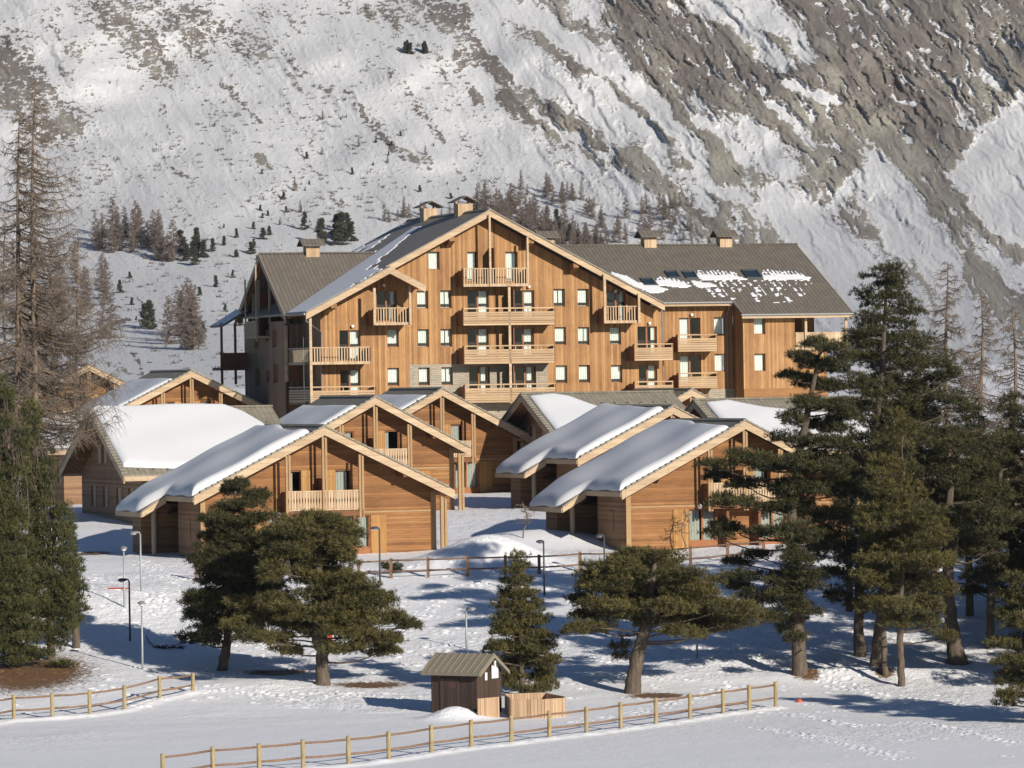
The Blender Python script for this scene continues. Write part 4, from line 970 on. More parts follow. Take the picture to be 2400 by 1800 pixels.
    for x in (1281, 1520, 1697): chimney(U(x, 560, vRW), vRW, zRW, .95, .9, .5, 'u')
    # skylights
    for x, y in ((1576, 645), (1617, 646), (1762, 644), (1519, 662)):
        v = 5.2
        for _ in range(20): v = vRW-(zRW-h.uz(x, y, v)[1])/sRW
        u = U(x, y, v); m = MB(); w, l = (.45, .55) if x != 1762 else (.6, .65)
        P = lambda a, b, e: (u+a, v+b, zw(v+b)+e)
        for (a0, a1, b0, b1) in ((-w, -w+.08, -l, l), (w-.08, w, -l, l), (-w+.08, w-.08, l-.08, l), (-w+.08, w-.08, -l, -l+.08)):
            m.slab([P(a0, b0, .12), P(a1, b0, .12), P(a1, b1, .12), P(a0, b1, .12)], .16)
        f = m.build('skylight', M['metal_dark'], root)
        MB().slab([P(-w+.08, -l+.08, .07), P(w-.08, -l+.08, .07), P(w-.08, l-.08, .07), P(-w+.08, l-.08, .07)], .03).build('pane', M['skyglass'], f)
    # lean-to porch at the rear left corner
    zP = Zf(530, 757, 16); pu = WE
    x0, _ = solve(506, 757, -18.0)
    uA = U(508, 745, 17.3); 
    lt = MB().slab([(uA, 15.6, 9.15), (pu, 15.6, 10.3), (pu, 19.4, 10.3), (uA, 19.4, 9.15)], .16).build('porch_roof', M['tile_y'], root)
    MB().slab([(uA+.05, 15.7, 9.19), (pu-.05, 15.7, 10.33), (pu-.05, 19.3, 10.33), (uA+.05, 19.3, 9.19)], .02).build('roof_snow', M['thin_snow'], lt)
    for x, v in ((519, 16.2), (551, 15.9)):
        u = U(x, 780, v); MB().box(u-.08, u+.08, v-.08, v+.08, 4.8, 9.3).build('post', M['dark'], root)
    u0 = U(516, 840, 16); zf = Zf(530, 868, 16); zt_ = Zf(530, 827, 16)
    b = MB().box(u0, WE, 16.0, 18.5, zf, zf+.2).build('balcony', M['dark'], root)
    m = MB().box(u0, WE, 15.96, 16.02, zt_-.08, zt_)
    for i in range(13):
        u = u0+.1+i*(WE-u0-.2)/12; m.box(u-.09, u+.09, 15.97, 16.0, zf+.2, zt_-.08)
    m.build('railing', M['dark'], b)
    # ------------- thin wind blown snow on the roofs
    def sheet(zf_, us, vs, mask, parent, th=.035):
        du = us[1]-us[0]; dv = vs[1]-vs[0]; UU, VV = np.meshgrid(us, vs, indexing='ij')
        mk = mask(UU+du/2, VV+dv/2)
        nu, nv = UU.shape; Z = zf_(UU, VV); P1 = np.stack([UU, VV, Z+th], -1).reshape(-1, 3); P0 = np.stack([UU, VV, Z+.012], -1).reshape(-1, 3)
        n = nu*nv; fs = []
        idx = lambda i, j: i*nv+j
        mk = mk[:-1, :-1]
        I, J = np.nonzero(mk)
        for i, j in zip(I.tolist(), J.tolist()):
            a, b_, c, d = idx(i, j), idx(i+1, j), idx(i+1, j+1), idx(i, j+1); fs.append((a, b_, c, d))
            for di, dj, e0, e1 in ((0, -1, a, b_), (1, 0, b_, c), (0, 1, c, d), (-1, 0, d, a)):
                ii, jj = i+di, j+dj
                if not (0 <= ii < mk.shape[0] and 0 <= jj < mk.shape[1] and mk[ii, jj]): fs.append((e0, e0+n, e1+n, e1))
        return np_mesh('roof_snow', np.concatenate([P1, P0]), fs, M['thin_snow'], parent)
    def pxmap(UU, VV, ZZ):
        x = h.x0+UU*h.c-VV*h.s; y = h.y0+UU*h.s+VV*h.c; return proj(x, y, ZZ+ZB)
    def inpoly(X, Y, pts):
        ins = np.zeros(X.shape, bool); n = len(pts)
        for i in range(n):
            (x1, y1), (x2, y2) = pts[i], pts[(i+1) % n]
            c = ((y1 > Y) != (y2 > Y)) & (X < (x2-x1)*(Y-y1)/((y2-y1) or 1e-9)+x1); ins ^= c
        return ins
    # main left slope: band along the valley, wide at the eave, streaks higher up
    vz = lambda UU: vW-(zW-ZR+SL*np.abs(UU))/sW
    def mask1(UU, VV):  # drifts lie along the valley and the eave
        a = np.abs(UU); dist = vz(UU)-VV
        n = fbm(UU*.5, VV*.35, 3, 131); ns = fbm(UU*2.6, VV*.25, 3, 133)
        wdt = np.interp(a, [2, 5, 8, 11, 13.9], [2.2, 4.4, 6.6, 8.6, 10.5])
        band = (dist < wdt*(.45+.95*n)) & (dist > -.1) & (a > 1.5)
        upper = (VV > 9.5) & (a < 6) & (a > .8) & (n+.6*(ns-.5) > .52)
        streak = (ns > .60) & (a > 3.5) & (dist < wdt*1.9) & (dist > 0)
        e = dist-wdt*(.55+.8*n)-.5*(ns-.5)*(1+a*.25)
        up = (n > .60) & (VV > 8.5) & (a < 6.5) & (a > .7)
        low = (a > 8+4*(n-.3)) & (dist > 0) & (VV > -2.3+2.5*(ns-.35))
        return (((e < 0) & (dist > -.1) & (a > 1.5)) | up | low) & ((dist > -.1) | (a < 5.2))
    sheet(lambda UU, VV: ZR-SL*np.abs(UU), np.arange(UL+.05, -.6, .12), np.arange(-2.45, 19.5, .16), mask1, rf)
    z3 = lambda L: [(1450+a/3.318, 500+b/3.318) for a, b in L]
    full = [z3(L) for L in ([(-60, 455), (60, 485), (150, 540), (280, 556), (385, 590), (350, 612), (250, 625), (100, 560), (-60, 470)], [(290, 520), (380, 520), (470, 525), (560, 560), (500, 580), (300, 560)], [(600, 480), (880, 478), (1000, 510), (880, 522), (640, 520)], [(1110, 480), (1400, 478), (1495, 500), (1480, 518), (1120, 520)], [(560, 525), (700, 535), (760, 560), (640, 580), (590, 565)])]
    comb = [z3(L) for L in ([(600, 445), (880, 452), (1000, 510), (620, 510)], [(1110, 438), (1370, 450), (1495, 500), (1120, 505)], [(300, 485), (380, 500), (480, 518), (560, 545), (290, 545)])]
    spots = z3([(620, 520), (1500, 522), (1500, 560), (1420, 690), (1060, 710), (700, 660)])
    def mask2(UU, VV):
        X, Y = pxmap(UU, VV, zRW-sRW*(vRW-VV)); n = fbm(UU*1.2, VV*1.2, 3, 141); X2 = X+(n-.5)*8; Y2 = Y+(n-.5)*6
        k = np.zeros(X.shape, bool)
        for p in full: k |= inpoly(X2, Y2, p)
        fr = np.mod(UU, .30)/.30+.9*(vn(UU*3, VV*4, 161)-.5)
        for p in comb: k |= inpoly(X, Y2, p) & (fr < .58)
        row = np.mod(VV, .84)/.84
        cell = vn(np.floor(UU/.6), np.floor(VV/.84), 151)
        nf = fbm(UU*3.5, VV*3.5, 2, 163); c2 = vn(np.floor(UU/.6)+7, np.floor(VV/.84), 157)
        k |= inpoly(X2, Y2, spots) & (np.mod(UU+.05*VV, .6)/.6+.7*(nf-.5) < .25+.4*c2) & (row+.8*(nf-.5) < .3+.55*cell) & (cell+.5*(n-.5) > np.interp(Y, [655, 715], [.2, .75]))
        return k
    sheet(lambda UU, VV: zRW-sRW*np.abs(VV-vRW), np.arange(9.5, uRR-.3, .10), np.arange(-1.6, 9.0, .12), mask2, rr)
    return h, root

M['skyglass'] = simple('skylight_glass', (.02, .035, .05), .08, .05)

# ---------------------------------------------------------------- trees
def unit(v): return v/np.maximum(np.linalg.norm(v, axis=-1, keepdims=True), 1e-9)
def blades(C, Dn, L, W, rng):
    """thin triangles: base at C, pointing Dn (n,3), lengths L, widths W"""
    n = len(C); r = unit(np.cross(Dn, unit(rng.normal(size=(n, 3)))))
    V = np.stack([C-r*W[:, None]/2, C+r*W[:, None]/2, C+Dn*L[:, None]], 1).reshape(-1, 3)
    return V, np.arange(3*n).reshape(-1, 3)
def tube_np(segs, k=3):
    """segs: list of (p0, p1, r0, r1) -> one mesh of open k-sided tubes"""
    P0 = np.array([q[0] for q in segs], float); P1 = np.array([q[1] for q in segs], float); R0 = np.array([q[2] for q in segs]); R1 = np.array([q[3] for q in segs])
    d = unit(P1-P0); ref = np.where(np.abs(d[:, 2:3]) < .9, np.array([[0, 0, 1.]]), np.array([[1., 0, 0]])); a = unit(np.cross(d, ref)); b = np.cross(d, a)
    n = len(segs); V = np.zeros((n, 2*k, 3))
    for i in range(k):
        t = 2*math.pi*i/k; o = a*math.cos(t)+b*math.sin(t)
        V[:, i] = P0+o*R0[:, None]; V[:, k+i] = P1+o*R1[:, None]
    base = (np.arange(n)*2*k)[:, None]; F_ = []
    for i in range(k): F_.append(np.concatenate([base+i, base+(i+1) % k, base+k+(i+1) % k, base+k+i], 1))
    return V.reshape(-1, 3), np.stack(F_, 1).reshape(-1, 4)
def merge(parts):
    Vs, Fs = [], []; n = 0
    for V, Fc in parts: Vs.append(V); Fs.append(Fc+n); n += len(V)
    return np.concatenate(Vs), np.concatenate(Fs)

def foliage(clumps, rng, dens=1.0, blade=.165, wid=.03, flat=.55, sub=.42, per=9, up=.45, jitter=False):
    """clumps (x,y,z,rx,ry,rz): ragged masses of needle tufts; each clump is broken into sub-clumps"""
    Cs, Ds, Ls, Ws, Ts = [], [], [], [], []
    if jitter: clumps = list(clumps)+[(c[0]+rng.uniform(-.8, .8)*c[3], c[1]+rng.uniform(-.7, .7)*c[4], c[2]+rng.uniform(-1.3, 1.1)*c[5], c[3]*.55, c[4]*.55, c[5]*.7) for c in clumps]
    for (x, y, z, rx, ry, rz) in clumps:
        ns = max(4, int(dens*7.5*(rx*ry*rz)**(2/3)/(sub*sub)*.9))
        q = rng.normal(size=(ns, 3)); q = unit(q)*(rng.rand(ns, 1)**.45); 
        cen = np.array([x, y, z])+q*np.array([rx, ry, rz])
        rad = sub*rng.uniform(.55, 1.25, ns)
        for c, r in zip(cen, rad):
            nt = int(30*min(dens, 1)*(r/.42)**2)+4
            d = unit(rng.normal(size=(nt, 3))); d[:, 2] = np.abs(d[:, 2])*.9-.25; d = unit(d)
            tip = c+d*r*np.array([1.15, 1.15, flat])*rng.uniform(.55, 1.1, (nt, 1))
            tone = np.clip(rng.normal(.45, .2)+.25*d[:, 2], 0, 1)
            m = per
            dd = unit(np.repeat(d, m, 0)*.7+rng.normal(size=(nt*m, 3))*.62+np.array([0, 0, up*.6]))
            Cs.append(np.repeat(tip, m, 0)+rng.normal(size=(nt*m, 3))*.035); Ds.append(dd)
            Ls.append(blade*rng.uniform(.6, 1.35, nt*m)); Ws.append(wid*rng.uniform(.8, 1.3, nt*m)); Ts.append(np.repeat(np.clip(tone+rng.normal(0, .12, nt), 0, 1), m))
    C = np.concatenate(Cs); V, Fc = blades(C, np.concatenate(Ds), np.concatenate(Ls), np.concatenate(Ws), rng)
    return V, Fc, np.repeat(np.concatenate(Ts), 3)
def limb(p, q, r0, r1, rng, bend=.15, n=5):
    p = np.array(p, float); q = np.array(q, float); L = np.linalg.norm(q-p); mid = rng.normal(size=3)*bend*L*.5; mid[2] -= .05*L
    pts = [p+(q-p)*t+mid*math.sin(math.pi*t) for t in np.linspace(0, 1, n)]
    rs = np.linspace(r0, r1, n)
    return [(pts[i], pts[i+1], rs[i], rs[i+1]) for i in range(n-1)]

def pine(label, base, trunk, r0, clumps, seed, name='pine_tree', mat='needle', group=None, dens=1.0, snowbits=0, bark_='bark', cat='pine tree', **kw):
    """base: world point; trunk: [(dx,dy,dz,r)...]; clumps in metres relative to base"""
    rng = np.random.RandomState(seed); root = empty(name, base, 0, label, cat, group)
    m = MB(); path = [(t[0], t[1], t[2]) for t in trunk]; rr = [t[3] for t in trunk]
    P = [(path[0][0], path[0][1], -.6)]+path; rr = [rr[0]*1.35]+rr
    # densify with small wobble
    pts, rad = [], []
    for i in range(len(P)-1):
        for k in range(5):
            t = k/5; pts.append(tuple(P[i][j]+(P[i+1][j]-P[i][j])*t+(rng.normal()*.012 if j < 2 else 0) for j in range(3))); rad.append((rr[i]+(rr[i+1]-rr[i])*t)*rng.uniform(.94, 1.06))
    pts.append(P[-1]); rad.append(rr[-1])
    m.tube(pts, rad, 12).build('trunk', M[bark_], root, smooth=True)
    TP = np.array(path)
    def trunk_at(z):
        z = min(max(z, TP[0, 2]), TP[-1, 2]); return np.array([np.interp(z, TP[:, 2], TP[:, 0]), np.interp(z, TP[:, 2], TP[:, 1]), z])
    segs = []
    for (x, y, z, rx, ry, rz) in clumps:
        hd = math.hypot(x, y); a = trunk_at(z-.14*hd-.1); r = .03+.016*max(rx, ry)
        segs += limb(a, (x, y, z-rz*.3), r*1.25, r*.5, rng, .12)
        for _ in range(int(4+3*rx*ry)):
            e = np.array([x, y, z-rz*.1])+unit(rng.normal(size=3))*np.array([rx, ry, rz])*.8
            segs += limb((x*.75+a[0]*.25, y*.75+a[1]*.25, z*.8+a[2]*.2-rz*.3*.8), e, r*.45, .012, rng, .15, 4)
    V, Fc = tube_np(segs, 5); np_mesh('limb', V, Fc, M[bark_], root, smooth=True)
    V, Fc, T = foliage(clumps, rng, dens, **kw)
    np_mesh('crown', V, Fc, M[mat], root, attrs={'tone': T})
    return root

def px_clumps(base, bpx, D, L, rng, depth=.75, yoff=.5):
    """ellipses read off the photograph (2212 px wide copy) -> clumps in metres round the tree base"""
    out = []; s = D/F*DS
    for c in L:
        x, y, rx, ry = c[:4]; dx = (x-bpx[0])*s; dz = (bpx[1]-y)*s; RX = rx*s; RZ = ry*s*1.15
        dy = (c[4] if len(c) > 4 else rng.uniform(-1, 1)*yoff*1.6)
        out.append((dx, dy, dz, RX, RX*depth+.15, RZ))
    return out
def auto_clumps(H, W, rng, start=.3, n=26, shape='pine'):
    out = []
    for i in range(n):
        t = start+(1-start)*(i+.5)/n; ww = W*(1-((t-start)/(1-start))**(1.6 if shape == 'pine' else 1.0))**(.8 if shape == 'pine' else 1.1)*(.55+.45*min(1, (t-start)/(1-start)*4+.3))
        a = rng.uniform(0, 2*math.pi); r = ww*rng.uniform(.35, .85) if i < n-2 else 0
        rr = max(.45 if shape == 'pine' else .28, ww*rng.uniform(.35, .55)); out.append((r*math.cos(a), r*math.sin(a), H*t, rr, rr, rr*.42))
    return out

def bare_larch(label, base, H, rad, seed, W=3.6, lean=(0, 0), start=.12, nb=90, group=None, name='larch_tree', mat='twig', sub=26, rt=.012, cat='larch tree', dirx=None):
    rng = np.random.RandomState(seed); root = empty(name, base, 0, label, cat, group)
    tp = lambda t: np.array([lean[0]*t+.12*math.sin(t*7+seed), lean[1]*t, H*t])
    MB().tube([tuple(tp(t)+(np.array([0, 0, -.6]) if t == 0 else 0)) for t in np.linspace(0, 1, 14)], [rad*(1-t)**.8+.015 for t in np.linspace(0, 1, 14)], 10).build('trunk', M['bark_red'], root, smooth=True)
    segs = []; tw = []
    for i in range(nb):
        t = start+(1-start)*((i+rng.rand())/nb)**.95; p = tp(t); L = W*(1-((t-start)/(1-start))**1.3)**.75*rng.uniform(.45, 1.1)+.25
        a = rng.uniform(0, 2*math.pi)
        if dirx is not None and rng.rand() < .5: a = dirx+rng.normal()*.7
        d = np.array([math.cos(a), math.sin(a), 0]); sag = -.22*L; n = 8; pts = []
        for k in range(n+1):
            q = k/n; pts.append(p+d*L*q+np.array([0, 0, sag*math.sin(q*2.3)+.22*L*q*q])+rng.normal(size=3)*.04*q)
        r0 = .012+.012*L
        for k in range(n): segs.append((pts[k], pts[k+1], r0*(1-k/n)+.006, r0*(1-(k+1)/n)+.006))
        m = int(sub*L/2.5)+3
        for _ in range(m):
            q = rng.uniform(.12, 1)*n; k = min(int(q), n-1); f = q-k; s0 = pts[k]*(1-f)+pts[k+1]*f
            side = np.array([-d[1], d[0], 0])*rng.choice([-1, 1]); l = rng.uniform(.25, .85)*(.4+.25*L)
            v = unit(side*rng.uniform(.4, 1)+d*rng.uniform(.1, .9)+np.array([0, 0, rng.uniform(-1.1, .15)])); e = s0+v*l*.6; e2 = e+unit(v+np.array([0, 0, -.7]))*l*.5
            tw.append((s0, e, rt, rt*.8)); tw.append((e, e2, rt*.8, rt*.4))
            for _ in range(3):
                o = s0+(e-s0)*rng.rand(); tw.append((o, o+unit(rng.normal(size=3)+np.array([0, 0, -.6]))*l*.45, rt*.6, rt*.3))
    V, Fc = tube_np(segs, 4); np_mesh('branches', V, Fc, M['bark_red'], root, attrs=None)
    V, Fc = tube_np(tw, 3); np_mesh('twigs', V, Fc, M[mat], root, attrs={'tone': np.clip(np.repeat(rng.rand(len(tw)), 6), 0, 1)})
    return root

def copy_tree(o, loc, rz, sc, label, group):
    r = o.copy(); COL.objects.link(r); r.location = loc; r.rotation_euler = (0, 0, rz); r.scale = sc; r['label'] = label
    if group: r['group'] = group
    for c in [q for q in o.children]:
        d = c.copy(); COL.objects.link(d); d.parent = r
        for g in list(c.children): e = g.copy(); COL.objects.link(e); e.parent = d
    return r

def build_near_trees():
    R = np.random.RandomState
    # dark pine (left of the pair)
    b = at(480*DS, 1447*DS); r = R(1)
    L = [(520, 1042, 16, 10), (510, 1062, 26, 9), (545, 1085, 30, 12), (505, 1095, 30, 12), (565, 1070, 16, 12), (500, 1120, 45, 14), (560, 1120, 38, 14), (470, 1128, 25, 10), (510, 1150, 60, 14), (455, 1160, 24, 9),
         (480, 1185, 55, 18), (545, 1180, 60, 20), (590, 1170, 30, 18), (460, 1212, 40, 14), (520, 1220, 60, 22), (590, 1215, 35, 20), (480, 1255, 50, 18), (550, 1255, 55, 22), (430, 1288, 38, 12), (470, 1290, 40, 15),
         (540, 1295, 55, 22), (420, 1330, 30, 14), (455, 1345, 35, 15), (515, 1330, 45, 20), (570, 1330, 30, 18), (425, 1380, 34, 12), (470, 1375, 32, 16), (530, 1360, 32, 16), (590, 1290, 30, 18), (500, 1310, 60, 25, 1.0), (520, 1240, 60, 30, 1.2), (530, 1180, 45, 25, 1.0)]
    s = b.y/F*DS
    pine('dark tall pine with ragged crown, left one of the pair before the front left chalet', b, [(0, 0, 0, .26), (.25, 0, 1.2, .2), (.4, 0, 3.0, .17), (.5, 0, 5.5, .13), (.75, 0, (1447-1050)*s, .05)], .25,
         px_clumps(b, (480, 1447), b.y, L, r, yoff=.9), 11, mat='needle_dark', dens=1.0, jitter=True)
    # broad pine (right of the pair)
    b = at(697*DS, 1478*DS); r = R(2); s = b.y/F*DS
    L = [(690, 1118, 60, 16), (640, 1135, 40, 16), (735, 1140, 45, 18), (600, 1150, 30, 14), (680, 1155, 70, 20), (740, 1175, 40, 20), (620, 1185, 50, 20), (690, 1195, 70, 24), (755, 1205, 30, 20), (590, 1225, 40, 18), (660, 1235, 50, 20),
         (730, 1250, 55, 22), (780, 1262, 35, 20), (690, 1280, 55, 22), (770, 1290, 55, 22), (820, 1300, 35, 18), (545, 1310, 40, 16), (600, 1300, 40, 16), (590, 1335, 55, 20), (640, 1320, 40, 20), (530, 1345, 30, 14), (560, 1370, 40, 18), (620, 1375, 35, 16),
         (720, 1325, 55, 22), (790, 1335, 55, 22), (850, 1340, 35, 14), (885, 1350, 18, 7), (740, 1365, 50, 20), (805, 1375, 50, 20), (850, 1380, 28, 12), (660, 1360, 36, 14), (755, 1400, 40, 12), (820, 1408, 35, 10), (625, 1400, 26, 9), (690, 1340, 40, 25, 1.2), (700, 1220, 60, 30, 1.4), (690, 1150, 45, 25, .8), (745, 1300, 55, 25, 1.2)]
    pine('broad olive green pine with sunlit bare lower trunk, right one of the pair', b, [(0, 0, 0, .36), (-.02, 0, .7, .29), (.02, 0, 1.6, .3), (-.12, 0, 2.0, .34), (-.2, 0, 3.4, .28), (-.1, 0, 5.0, .2), (0, 0, (1478-1120)*s, .06)], .33,
         px_clumps(b, (697, 1478), b.y, L, r, yoff=1.1), 12, dens=.95, jitter=True)
    # small conical pine beside the shed
    b = at(1128*DS, 1502*DS); r = R(3)
    L = [(1113, 1205, 9, 14), (1132, 1215, 7, 12), (1118, 1230, 18, 14), (1112, 1255, 24, 14), (1132, 1255, 18, 14), (1105, 1282, 24, 14), (1138, 1285, 28, 14), (1090, 1305, 22, 12), (1120, 1310, 32, 16), (1155, 1312, 24, 14), (1095, 1335, 32, 14), (1135, 1340, 40, 16), (1165, 1340, 20, 12),
         (1085, 1365, 32, 14), (1130, 1370, 45, 16), (1172, 1372, 22, 14), (1070, 1392, 26, 12), (1110, 1400, 44, 16), (1160, 1402, 38, 16), (1190, 1395, 14, 12), (1065, 1425, 30, 10), (1120, 1430, 46, 16), (1175, 1432, 32, 14), (1200, 1425, 10, 10), (1110, 1460, 40, 12), (1165, 1462, 36, 14), (1100, 1480, 24, 8), (1150, 1485, 38, 10), (1185, 1480, 22, 10)]
    s = b.y/F*DS
    pine('small bushy cone shaped pine standing right behind the brown shed', b, [(0, 0, 0, .16), (0, 0, 2, .12), (-.1, 0, (1502-1200)*s, .03)], .15, px_clumps(b, (1128, 1502), b.y, [(c[0], c[1], c[2]*.9, c[3]) for c in L], r, yoff=.6), 13, dens=.95, sub=.3, blade=.15, up=1.0)
    # wide pine with leaning trunk
    b = at(1366*DS, 1497*DS); r = R(4); s = b.y/F*DS
    L = [(1350, 1212, 30, 10), (1400, 1205, 45, 14), (1440, 1215, 40, 16), (1300, 1225, 30, 10), (1275, 1240, 24, 10), (1340, 1240, 60, 16), (1410, 1240, 60, 20), (1470, 1240, 45, 16), (1290, 1262, 40, 12), (1350, 1270, 60, 16), (1420, 1275, 60, 20), (1490, 1265, 50, 16), (1530, 1275, 35, 12), (1265, 1292, 34, 12), (1310, 1300, 50, 14),
         (1380, 1305, 55, 18), (1450, 1305, 55, 18), (1515, 1305, 50, 16), (1570, 1310, 40, 12), (1275, 1325, 40, 14), (1330, 1330, 45, 14), (1440, 1335, 50, 14), (1500, 1335, 60, 15), (1560, 1335, 50, 14), (1610, 1322, 35, 12), (1260, 1345, 26, 12), (1290, 1352, 34, 12), (1470, 1360, 45, 10), (1530, 1362, 50, 11), (1590, 1350, 35, 10), (1400, 1350, 24, 9), (1345, 1400, 14, 26), (1430, 1250, 60, 25, 1.2), (1380, 1285, 60, 25, 1.2)]
    pine('wide flat crowned pine with thick leaning trunk right of the shed', b, [(0, 0, 0, .38), (.08, 0, .8, .33), (.3, 0, 1.8, .3), (.62, 0, 2.9, .27), (.85, 0, 4.2, .22), (1.1, 0, (1497-1215)*s, .08)], .36,
         px_clumps(b, (1366, 1497), b.y, L, r, yoff=1.2), 14, dens=.95, jitter=True)
    # right hand group
    def tree(label, bx, by, tr, L, seed, mat, dens=.95, yoff=1.3, fat=1.0, **kw):
        L = [(c[0], c[1], c[2]*(1+.15*(fat-1)), c[3]*fat) for c in L]; kw['jitter'] = True
        b = at(bx*DS, by*DS); s = b.y/F*DS
        return pine(label, b, [((x-bx)*s, 0, (by-y)*s, rr) for x, y, rr in tr], 0, px_clumps(b, (bx, by), b.y, L, R(seed), yoff=yoff), seed, mat=mat, dens=dens, **kw)
    L5 = [(1715, 1000, 34, 24), (1705, 1050, 36, 26), (1735, 1090, 34, 24), (1700, 1140, 34, 22), (1745, 1150, 36, 26), (1715, 1200, 34, 22), (1740, 1245, 30, 22), (1700, 1270, 30, 18), (1735, 1310, 26, 14), (1722, 1345, 26, 12), (1715, 1380, 20, 8), (1775, 742, 34, 12), (1800, 755, 35, 14), (1735, 775, 20, 8), (1770, 785, 40, 14), (1810, 790, 36, 16), (1725, 815, 22, 9), (1760, 825, 36, 14), (1805, 835, 42, 16), (1745, 865, 30, 10), (1790, 875, 50, 16), (1830, 880, 30, 16), (1710, 905, 28, 10), (1760, 915, 40, 14), (1815, 920, 44, 18), (1700, 945, 26, 10), (1750, 955, 40, 14), (1810, 960, 50, 18),
          (1600, 985, 40, 12), (1550, 1000, 30, 12), (1640, 1000, 45, 14), (1690, 1005, 40, 14), (1750, 1005, 50, 18), (1810, 1010, 50, 18), (1570, 1025, 30, 10), (1620, 1045, 30, 10), (1700, 1050, 45, 16), (1760, 1055, 50, 18), (1830, 1060, 45, 20), (1560, 1085, 28, 9), (1600, 1080, 35, 10), (1660, 1095, 32, 11), (1730, 1100, 36, 12), (1800, 1110, 50, 18),
          (1590, 1135, 35, 11), (1640, 1150, 34, 11), (1560, 1155, 24, 9), (1790, 1160, 40, 15), (1650, 1200, 30, 10), (1600, 1215, 26, 9), (1760, 1200, 36, 14), (1620, 1240, 36, 12), (1680, 1250, 36, 14), (1590, 1262, 26, 10), (1745, 1255, 32, 16), (1640, 1285, 40, 12), (1700, 1290, 30, 12), (1610, 1310, 30, 10), (1720, 1320, 25, 10), (1660, 1330, 30, 9)]
    tree('tall ragged pine with bare dark trunk, nearest the end of the front fence', 1728, 1455, [(1728, 1455, .38), (1726, 1380, .3), (1722, 1250, .27), (1715, 1100, .22), (1740, 950, .17), (1785, 745, .05)], L5, 21, 'needle_dark', dens=.85)
    L6 = [(1930, 575, 14, 14), (1905, 600, 26, 16), (1945, 605, 22, 16), (1890, 640, 30, 18), (1930, 645, 40, 20), (1965, 665, 26, 14), (1895, 685, 44, 18), (1950, 695, 44, 20), (1870, 720, 34, 16), (1920, 735, 60, 22), (1985, 735, 34, 18), (1870, 775, 44, 22), (1930, 785, 70, 24), (2000, 780, 44, 20), (2040, 775, 22, 14), (1870, 830, 50, 22), (1940, 835, 80, 26), (2010, 830, 50, 24), (2065, 815, 26, 14),
          (1860, 885, 50, 24), (1930, 895, 80, 26), (2010, 885, 60, 26), (2075, 870, 32, 18), (1880, 945, 60, 26), (1960, 950, 80, 28), (2040, 940, 50, 26), (1850, 1000, 50, 26), (1930, 1005, 80, 30), (2010, 1000, 60, 28), (1870, 1060, 50, 26), (1950, 1065, 80, 28), (2020, 1060, 50, 26), (1860, 1120, 44, 24), (1930, 1125, 70, 26), (1830, 1180, 44, 20), (1890, 1185, 55, 22), (1820, 1240, 36, 18), (1870, 1250, 44, 18), (1810, 1290, 28, 14), (1850, 1300, 26, 12)]
    tree('tallest dark green conifer of the right hand group, topping the hotel eaves', 1858, 1418, [(1858, 1418, .3), (1856, 1350, .24), (1862, 1200, .22), (1890, 1000, .18), (1915, 800, .13), (1930, 580, .04)], L6, 22, 'needle_dark', dens=.66, fat=1.1, yoff=1.5)
    L7 = [(1935, 960, 30, 26), (1960, 930, 26, 26), (1925, 1060, 44, 24), (1900, 1120, 50, 20), (1950, 1100, 50, 22), (2000, 1110, 44, 20), (1930, 1160, 60, 20), (1990, 1165, 50, 22), (2030, 1150, 30, 18), (1910, 1205, 50, 18), (1970, 1215, 60, 20), (2020, 1210, 40, 20), (1890, 1250, 40, 16), (1940, 1265, 50, 18), (2000, 1265, 45, 20), (2040, 1260, 26, 14), (1900, 1305, 34, 14), (1950, 1310, 50, 18), (2010, 1310, 40, 16), (1930, 1345, 40, 12), (2020, 1350, 28, 12), (2045, 1375, 20, 10), (1975, 1340, 30, 12), (1960, 1060, 50, 25), (1930, 1010, 45, 22)]
    tree('pine with thick pale trunk leaning beside a thinner one, middle of the right hand group', 1893, 1440, [(1893, 1440, .30), (1898, 1380, .27), (1912, 1300, .22), (1940, 1150, .16), (1950, 1000, .05)], L7[:17], 23, 'needle', dens=.66, fat=1.1)
    tree('slim straight trunked pine touching the thick leaning one at its right', 1912, 1458, [(1912, 1458, .15), (1910, 1380, .14), (1912, 1300, .12), (1930, 1140, .05)], L7[8:19], 24, 'needle', dens=.66, fat=1.1)
    tree('slim pale trunked pine standing nearest the camera in the right hand group', 1948, 1483, [(1948, 1483, .17), (1946, 1400, .15), (1946, 1320, .13), (1960, 1150, .08), (1960, 1010, .04)], L7[:13]+L7[16:], 25, 'needle', dens=.66, fat=1.1)
    L9 = [(2060, 1020, 50, 26), (2110, 1010, 50, 24), (2080, 1080, 60, 26), (2140, 1070, 45, 24), (2060, 1130, 40, 22), (2110, 1140, 55, 24), (2160, 1130, 40, 22), (2090, 1190, 40, 20), (2140, 1190, 45, 20), (2120, 1240, 40, 14), (2070, 960, 40, 20), (2120, 950, 36, 20)]
    tree('dark conifer with thick trunk flaring at its foot, right hand group', 2068, 1432, [(2068, 1432, .5), (2062, 1395, .34), (2052, 1300, .28), (2050, 1150, .22), (2070, 950, .08)], L9, 26, 'needle_dark', dens=.66, fat=1.1)
    L10 = [(2170, 960, 44, 24), (2205, 1000, 40, 26), (2150, 1010, 40, 22), (2190, 1060, 50, 26), (2150, 1100, 44, 22), (2205, 1120, 40, 26), (2170, 1160, 50, 22), (2140, 1210, 44, 16), (2200, 1200, 40, 20), (2130, 1250, 44, 11), (2185, 1245, 40, 14), (2120, 1280, 34, 8), (2180, 1285, 34, 9)]
    tree('dark spreading conifer farthest back at the right edge', 2138, 1400, [(2138, 1400, .22), (2142, 1300, .19), (2150, 1150, .16), (2175, 960, .05)], L10, 27, 'needle_dark', dens=.66, fat=1.1)
